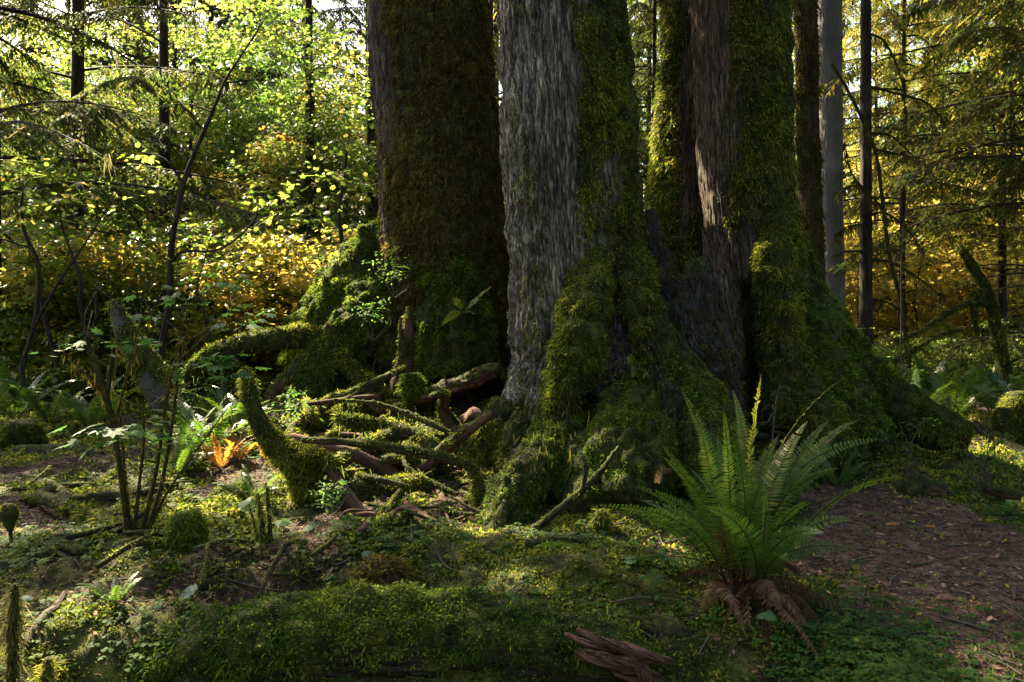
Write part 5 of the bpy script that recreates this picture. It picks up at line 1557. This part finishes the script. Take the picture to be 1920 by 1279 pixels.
MP = [maple_proto(900, 6.6, 46, 'maple', (.05, .68), .07), maple_proto(901, 7.2, 46, 'maple', (.05, .9), .07), maple_proto(902, 5.0, 38, 'gold', (.0, .65), .07), maple_proto(903, 9.0, 60, 'maple', (.05, .68), .078, wide=2.3), maple_proto(904, 3.0, 19, 'gold', (.05, .6), .085), maple_proto(905, 2.2, 18, 'maple', (.1, .7), .08)]
GR = 'green shrubs and maples of the right wood'
GM, GG = 'vine maples of the sunlit thicket', 'golden shrubs glowing behind the right wood'
for k, (u, d, j, s, lab, gp) in enumerate([
    (60, 18.0, 0, 1.2, 'green vine maple behind the forked far left sapling', GM), (200, 18.0, 1, 1.15, 'mixed green and orange vine maple behind the wavy dark sapling', GM), (425, 17.0, 2, 1.1, 'yellow vine maple behind the side limb of the leaning one', GM), (545, 16.0, 1, 1.1, 'orange tinged vine maple left of the darkest giant', GM), (640, 16.5, 3, 1.0, 'tall green vine maple rising beside the darkest giant', GM), (350, 19.0, 0, 1.25, 'tall green vine maple behind the bare stem of the leaning one', GM),
    (120, 18.5, 3, 1.1, 'tall vine maple under the white sky gap', GM), (490, 20.0, 3, 1.0, 'tall vine maple behind the yellow one', GM), (-20, 18.0, 1, 1.1, 'vine maple cut by the left edge', GM), (270, 19.5, 1, 1.2, 'vine maple far back under the sky gap', GM), (590, 19.5, 0, 1.3, 'vine maple far back beside the darkest giant', GM), (40, 21.0, 2, 1.3, 'yellow vine maple far back at the left', GM),
    (250, 13.5, 4, 1.0, 'low golden shrub behind the leaning bluish trunk', GM), (470, 13.0, 4, .9, 'low golden shrub above the arching mossy limb', GM), (100, 13.0, 5, 1.0, 'low green shrub behind the short leaning stem', GM), (370, 12.5, 5, 1.0, 'low green shrub right of the leaning bluish trunk top', GM), (570, 12.8, 4, .95, 'low golden shrub beside the green shoulder of the darkest giant', GM), (20, 12.8, 4, .95, 'low golden shrub at the far left', GM), (180, 12.3, 5, .9, 'low shrub between two thin saplings at the left', GM),
    (320, 14.5, 4, .9, 'taller golden shrub right of the bare vine maple stem', GM), (620, 14.5, 4, 1.0, 'taller golden shrub against the green shoulder of the darkest giant', GM), (520, 14.0, 5, 1.5, 'leafy green shrub between two golden ones near the darkest giant', GM), (140, 14.5, 4, .95, 'taller golden shrub between the forked and the wavy saplings', GM), (0, 14.0, 5, 1.5, 'leafy green shrub at the left edge behind the ferns', GM), (210, 14.0, 5, 1.4, 'leafy green shrub left of the leaning bluish trunk tip', GM), (415, 15.0, 5, 1.6, 'leafy green shrub under the side limb of the leaning vine maple', GM), (70, 15.5, 4, 1.0, 'golden shrub behind the forked sapling', GM), (560, 14.8, 4, 1.0, 'golden shrub behind the thin maple stem by the darkest giant', GM),
    (390, 20.5, 2, 1.4, 'far yellow vine maple seen under the leaning stem', GM), (680, 24.0, 2, 1.4, 'far yellow vine maple touching the darkest giant outline', GM), (170, 25.0, 2, 1.5, 'farthest yellow vine maple on the left', GM),
    (1600, 21.0, 4, 1.4, 'golden shrub behind the slim brown trunk', GG), (1680, 20.0, 4, 1.3, 'golden shrub in the glow below the glowing sapling', GG), (1760, 20.5, 2, 1.2, 'taller golden shrub left of the curved mossy trunk', GG), (1830, 20.0, 4, 1.4, 'golden shrub behind the curved mossy trunk', GG), (1900, 21.0, 2, 1.2, 'orange gold shrub at the right edge', GG), (1980, 20.0, 2, 1.2, 'gold shrub beyond the right edge', GG), (1640, 25.0, 2, 1.1, 'far gold shrub behind the dead sapling', GG), (1790, 26.0, 2, 1.2, 'far tall gold shrub behind the curved trunk', GG), (1900, 27.0, 2, 1.2, 'far tall gold shrub at the right edge', GG),
    (1590, 13.5, 5, .45, 'low dark shrub at the foot of the slim grey trunk', GR), (1665, 14.0, 5, .45, 'low green shrub left of the curved mossy trunk', GR), (1740, 13.0, 5, .42, 'low green shrub under the long mossy limb', GR), (1815, 14.5, 5, .45, 'low green shrub right behind the curved mossy trunk', GR), (1900, 13.5, 5, .5, 'low green shrub right of the curved mossy trunk', GR), (1960, 12.0, 5, .5, 'low green shrub cut by the right edge', GR), (1700, 17.5, 5, .5, 'bushy green shrub before the golden glow', GR), (1860, 17.0, 5, .5, 'bushy green shrub between golden shrubs at the right', GR),
    (1640, 28.0, 3, 1.25, 'tall green maple behind the slim reddish trunk', GR), (1760, 29.0, 3, 1.35, 'tall green maple behind the glowing sapling', GR), (1880, 28.0, 3, 1.3, 'tall green maple far behind the curved mossy trunk', GR), (1980, 27.0, 3, 1.3, 'tall green maple at the right edge', GR),
    (1610, 17.0, 4, 1.0, 'small golden shrub left of the slim reddish trunk', GG), (1720, 16.5, 4, 1.0, 'small golden shrub under the glowing sapling', GG), (1800, 17.5, 4, 1.1, 'small golden shrub framed by the curved trunk and its limb', GG), (1910, 17.0, 4, 1.1, 'small golden shrub low at the right edge', GG),
    (930, 23.0, 2, 1.4, 'gold shrub in the slit between the darkest and the grey barked giants', GG), (1215, 22.0, 1, 1.3, 'green shrub in the slit between the grey and the cleft giants', GG)]):
    x = (u - 960) / F * d
    place(MP, j, (x, d, g1(x, d)), k * 2.3, s, lab, gp)

# the far wood, one mass
fw = MB()
rg = np.random.default_rng(950)
for k in range(400):
    gold = rg.random() < .42
    d = rg.uniform(27, 42) if gold else rg.uniform(46, 70)
    u = rg.uniform(-250, 2150)
    x = (u - 960) / F * d
    h = rg.uniform(2, 5.5) if gold else rg.uniform(10, 26)
    if k > 320:                                             # unseen trees behind the camera, added to block low sky light
        a, d = rg.uniform(-2.2, 2.2), rg.uniform(10, 22)
        x, d, gold, h, u = math.sin(a) * d, -math.cos(a) * d - 1, False, rg.uniform(7, 14), 900
    w = rg.uniform(1.2, 2.4) * (1 if gold else 1.4)
    zc = h * .55
    if 60 < u < 660 and not gold and k <= 320:
        h *= .62
    n = int(260 * w * (1 + h / 10))
    q = rg.normal(size=(n, 3))
    q = nrm(q) * rg.random((n, 1)) ** .4
    cl = q * [w, w, h * .5] + [x, d, zc]
    keep = fbm(cl * .9, 2, 95) > -.12
    cl = cl[keep]
    n = len(cl)
    leaves(fw, cl, rg.normal(size=(n, 3)), np.array([0, 0, .8]) + rg.normal(size=(n, 3)) * .6, rg.uniform(.14, .34, n), T_OVAL, np.clip(rg.uniform(.1, .7) + rg.normal(size=n) * .15, 0, 1), (1 if gold else (2 if rg.random() < .5 else 0)))
    if not gold:
        tube(fw, [[x, d, -.5, .2], [x, d, h * 1.05, .08]], 6, 1.0, .05, mat=3)
o = fw.build('far_forest', [M['maple'], M['gold'], M['needle_olive'], M['bark_dark']])
o['kind'] = 'stuff'
o['label'] = 'far sunlit wood closing off the view'
# ------------------------------------------------------------------ forest floor cover
def scatter_ground(n, seed, dens, umin=-150, umax=2080, dmin=2.7, dmax=13):
    """Points on the ground, thinning with distance; dens(x, y) keeps a share of them."""
    rg = np.random.default_rng(seed)
    d = dmin * (dmax / dmin) ** rg.random(n)
    u = rg.uniform(umin, umax, n)
    x = (u - 960) / F * d
    k = rg.random(n) < dens(x, d)
    x, d = x[k], d[k]
    return x, d, G(x, d), rg


def keep_clear(x, y):
    return 1 - path_mask(x, y)


x, y, z, rg = scatter_ground(900000, 1, lambda x, y: moss_cover(x, y) * .9 + .03)
p = np.stack([x, y, z - .004], 1)
n = len(p)
fl = MB()
patch = fbm(p * [1.3, 1.3, 0], 3, 61)
tuft = fbm(p * [9, 9, 0], 3, 63)
sz = (.011 + .0038 * y) * (.45 + 1.5 * np.clip(tuft + .3, 0, 1))
d = rg.normal(size=(n, 3)) * .9 + [0, 0, .35]
rr = np.clip(.33 + .6 * patch + .5 * tuft + .34 * rg.normal(size=n) + .25 * ss(1.2, 3.5, x) * ss(6, 9, y), 0, 1)
k = rg.random(n) < .35
q = ~k
blades(fl, p[q], d[q], (sz * rg.uniform(.5, 1.6, n))[q], (sz * .3)[q], bend=.8, rnd=rr[q], down=.4)
leaves(fl, p[k] + np.stack([0 * x, 0 * x, sz * .7 * rg.random(n)], 1)[k], d[k] * [1, 1, .4], rg.normal(size=(k.sum(), 3)) * .6 + [0, -.2, 1], (sz * .75)[k], T_OVAL, rr[k])
o = fl.build('moss', M['moss'])
o['kind'] = 'stuff'
o['label'] = 'moss carpet over the forest floor'

x, y, z, rg = scatter_ground(60000, 2, lambda x, y: ss(.22, .62, fbm(np.stack([x, y, 0 * x], 1) * 1.1, 3, 62) + .12 + .5 * gauss(x, y, 1.6, 3.3, .9, .5, 1) + .06 * ss(-.5, -1.5, x) * ss(4.2, 3.4, y) - .12 * ss(-.8, -1.2, x) * ss(4.3, 4.0, y)) * (1 - .9 * path_mask(x, y)) * (.9 - .5 * ss(-1.2, -1.8, x)) + .07 * moss_cover(x, y), dmax=10)
oc = MB()
n = len(x)
st = rg.uniform(.015, .06, n)
c = np.stack([x, y, z + st], 1)
s = rg.uniform(.009, .018, n) * (1 + .06 * y)
rr = np.clip(rg.normal(size=n) * .25 + .45, 0, 1)
a0 = rg.random(n) * 6.28
for k in range(3):
    a = a0 + k * 2.094
    f = np.stack([np.cos(a), np.sin(a), np.full(n, -.15)], 1) + rg.normal(size=(n, 3)) * .1
    leaves(oc, c, f, np.array([0, -.15, 1.0]) + rg.normal(size=(n, 3)) * .2, s * 1.5, np.array([(0, 0), (.75, -.5), (1.0, -.22), (.86, 0), (1.0, .22), (.75, .5)]), rr, 0, .2)
o = oc.build('ground_cover', M['herb'])
o['kind'] = 'stuff'
o['label'] = 'three leaved clover like herbs over the forest floor'

# litter: needles, bark crumbs, dead leaf scraps
x, y, z, rg = scatter_ground(330000, 3, lambda x, y: np.clip(1.05 - moss_cover(x, y), .06, 1), dmax=9)
lt = MB()
n = len(x)
sz = rg.uniform(.3, 1.3, n) * (.008 + .003 * y)
dirs = rg.normal(size=(n, 3)) * [1, 1, .22]
blades(lt, np.stack([x, y, z + .011], 1), dirs, sz, sz * rg.uniform(.12, .5, n), [0, 0, 1.0], .4, np.clip(rg.beta(.8, 1.9, n), 0, 1))
x, y, z, rg = scatter_ground(6000, 4, lambda x, y: np.clip(1.1 - moss_cover(x, y), .15, 1), dmax=9)
n = len(x)
leaves(lt, np.stack([x, y, z + .014], 1), rg.normal(size=(n, 3)) * [1, 1, .1], np.array([0, 0, 1.0]) + rg.normal(size=(n, 3)) * .3, rg.uniform(.015, .05, n), T_OVAL, rg.uniform(.4, 1, n), 0, -.4)
o = lt.build('leaf_litter', M['litter'])
o['kind'] = 'stuff'
o['label'] = 'brown needles and crumbled bark on the floor'

# thin twigs lying about
tw = MB()
x, y, z, rg = scatter_ground(1600, 5, lambda x, y: .25 + .5 * (1 - moss_cover(x, y)), dmax=9)
for i in range(len(x)):
    l = rg.uniform(.06, .3)
    a = rg.random() * 6.28
    e = np.array([math.cos(a), math.sin(a)]) * l * .5
    q = np.array([[x[i] - e[0], y[i] - e[1]], [x[i] + rg.normal() * .01, y[i] + rg.normal() * .01], [x[i] + e[0], y[i] + e[1]]])
    zz = G(q[:, 0], q[:, 1]) + .012 + rg.random() * .01
    r = rg.uniform(.002, .006)
    tube(tw, np.column_stack([q, zz, [r, r, r * .6]]), 5, .04, .1, cap=False)
o = tw.build('fallen_twigs', M['twig'])
o['kind'] = 'stuff'
o['label'] = 'thin dead twigs strewn over the floor'

# grass blades at the trail edges
x, y, z, rg = scatter_ground(26000, 6, lambda x, y: ss(.15, .5, path_mask(x, y)) * ss(.97, .6, path_mask(x, y)) * .9 + .35 * gauss(x, y, 1.7, 3.25, .8, .4, 1), umin=1300, dmax=9)
gr = MB()
n = len(x)
blades(gr, np.stack([x, y, z], 1), rg.normal(size=(n, 3)) * .55 + [0, 0, 1], rg.uniform(.03, .10, n), .004, bend=1.2, rnd=rg.uniform(.2, .9, n), down=.6)
o = gr.build('grass', M['herb'])
o['kind'] = 'stuff'
o['label'] = 'sparse grass along the trail edge'

# ------------------------------------------------------------------ light, sky, camera
w = bpy.data.worlds.new('World')
sc.world = w
w.use_nodes = True
nt = w.node_tree
bg = nt.nodes['Background']
sky = nt.nodes.new('ShaderNodeTexSky')
sky.sky_type = 'NISHITA'
sky.sun_disc = False
sky.air_density = 1.0
sky.dust_density = 4.0
sky.ozone_density = .3
el = math.asin(SUN[2])
sky.sun_elevation = el
sky.sun_rotation = math.atan2(SUN[0], SUN[1])
nt.links.new(sky.outputs[0], bg.inputs[0])
bg.inputs[1].default_value = SKY_K
sl = bpy.data.lights.new('sun', 'SUN')
sl.energy = SUN_K
sl.angle = math.radians(.5)
sl.color = (1, .85, .58)
so = bpy.data.objects.new('sun', sl)
COL.objects.link(so)
so.rotation_euler = Vector([float(a) for a in SUN]).to_track_quat('Z', 'Y').to_euler()
so.location = (0, 0, 30)

cam = bpy.data.cameras.new('camera')
cam.sensor_width = 36
cam.lens = F / 1920 * 36
cam.shift_y = -(1279 / 2 - V0) / 1920
cam.clip_end = 500
co = bpy.data.objects.new('camera', cam)
COL.objects.link(co)
co.location = (0, 0, HC)
co.rotation_euler = (math.pi / 2, 0, 0)
sc.camera = co

sc.view_settings.view_transform = 'Standard'
sc.view_settings.look = 'None'
sc.view_settings.exposure = EXPO
sc.cycles.use_adaptive_sampling = False
sc.cycles.max_bounces = 8
sc.cycles.diffuse_bounces = 3
sc.cycles.glossy_bounces = 2
sc.cycles.transmission_bounces = 5
sc.cycles.sample_clamp_indirect = 1
sc.cycles.use_denoising = True
sc.cycles.denoising_prefilter = 'NONE'
sc.cycles.denoising_quality = 'HIGH'
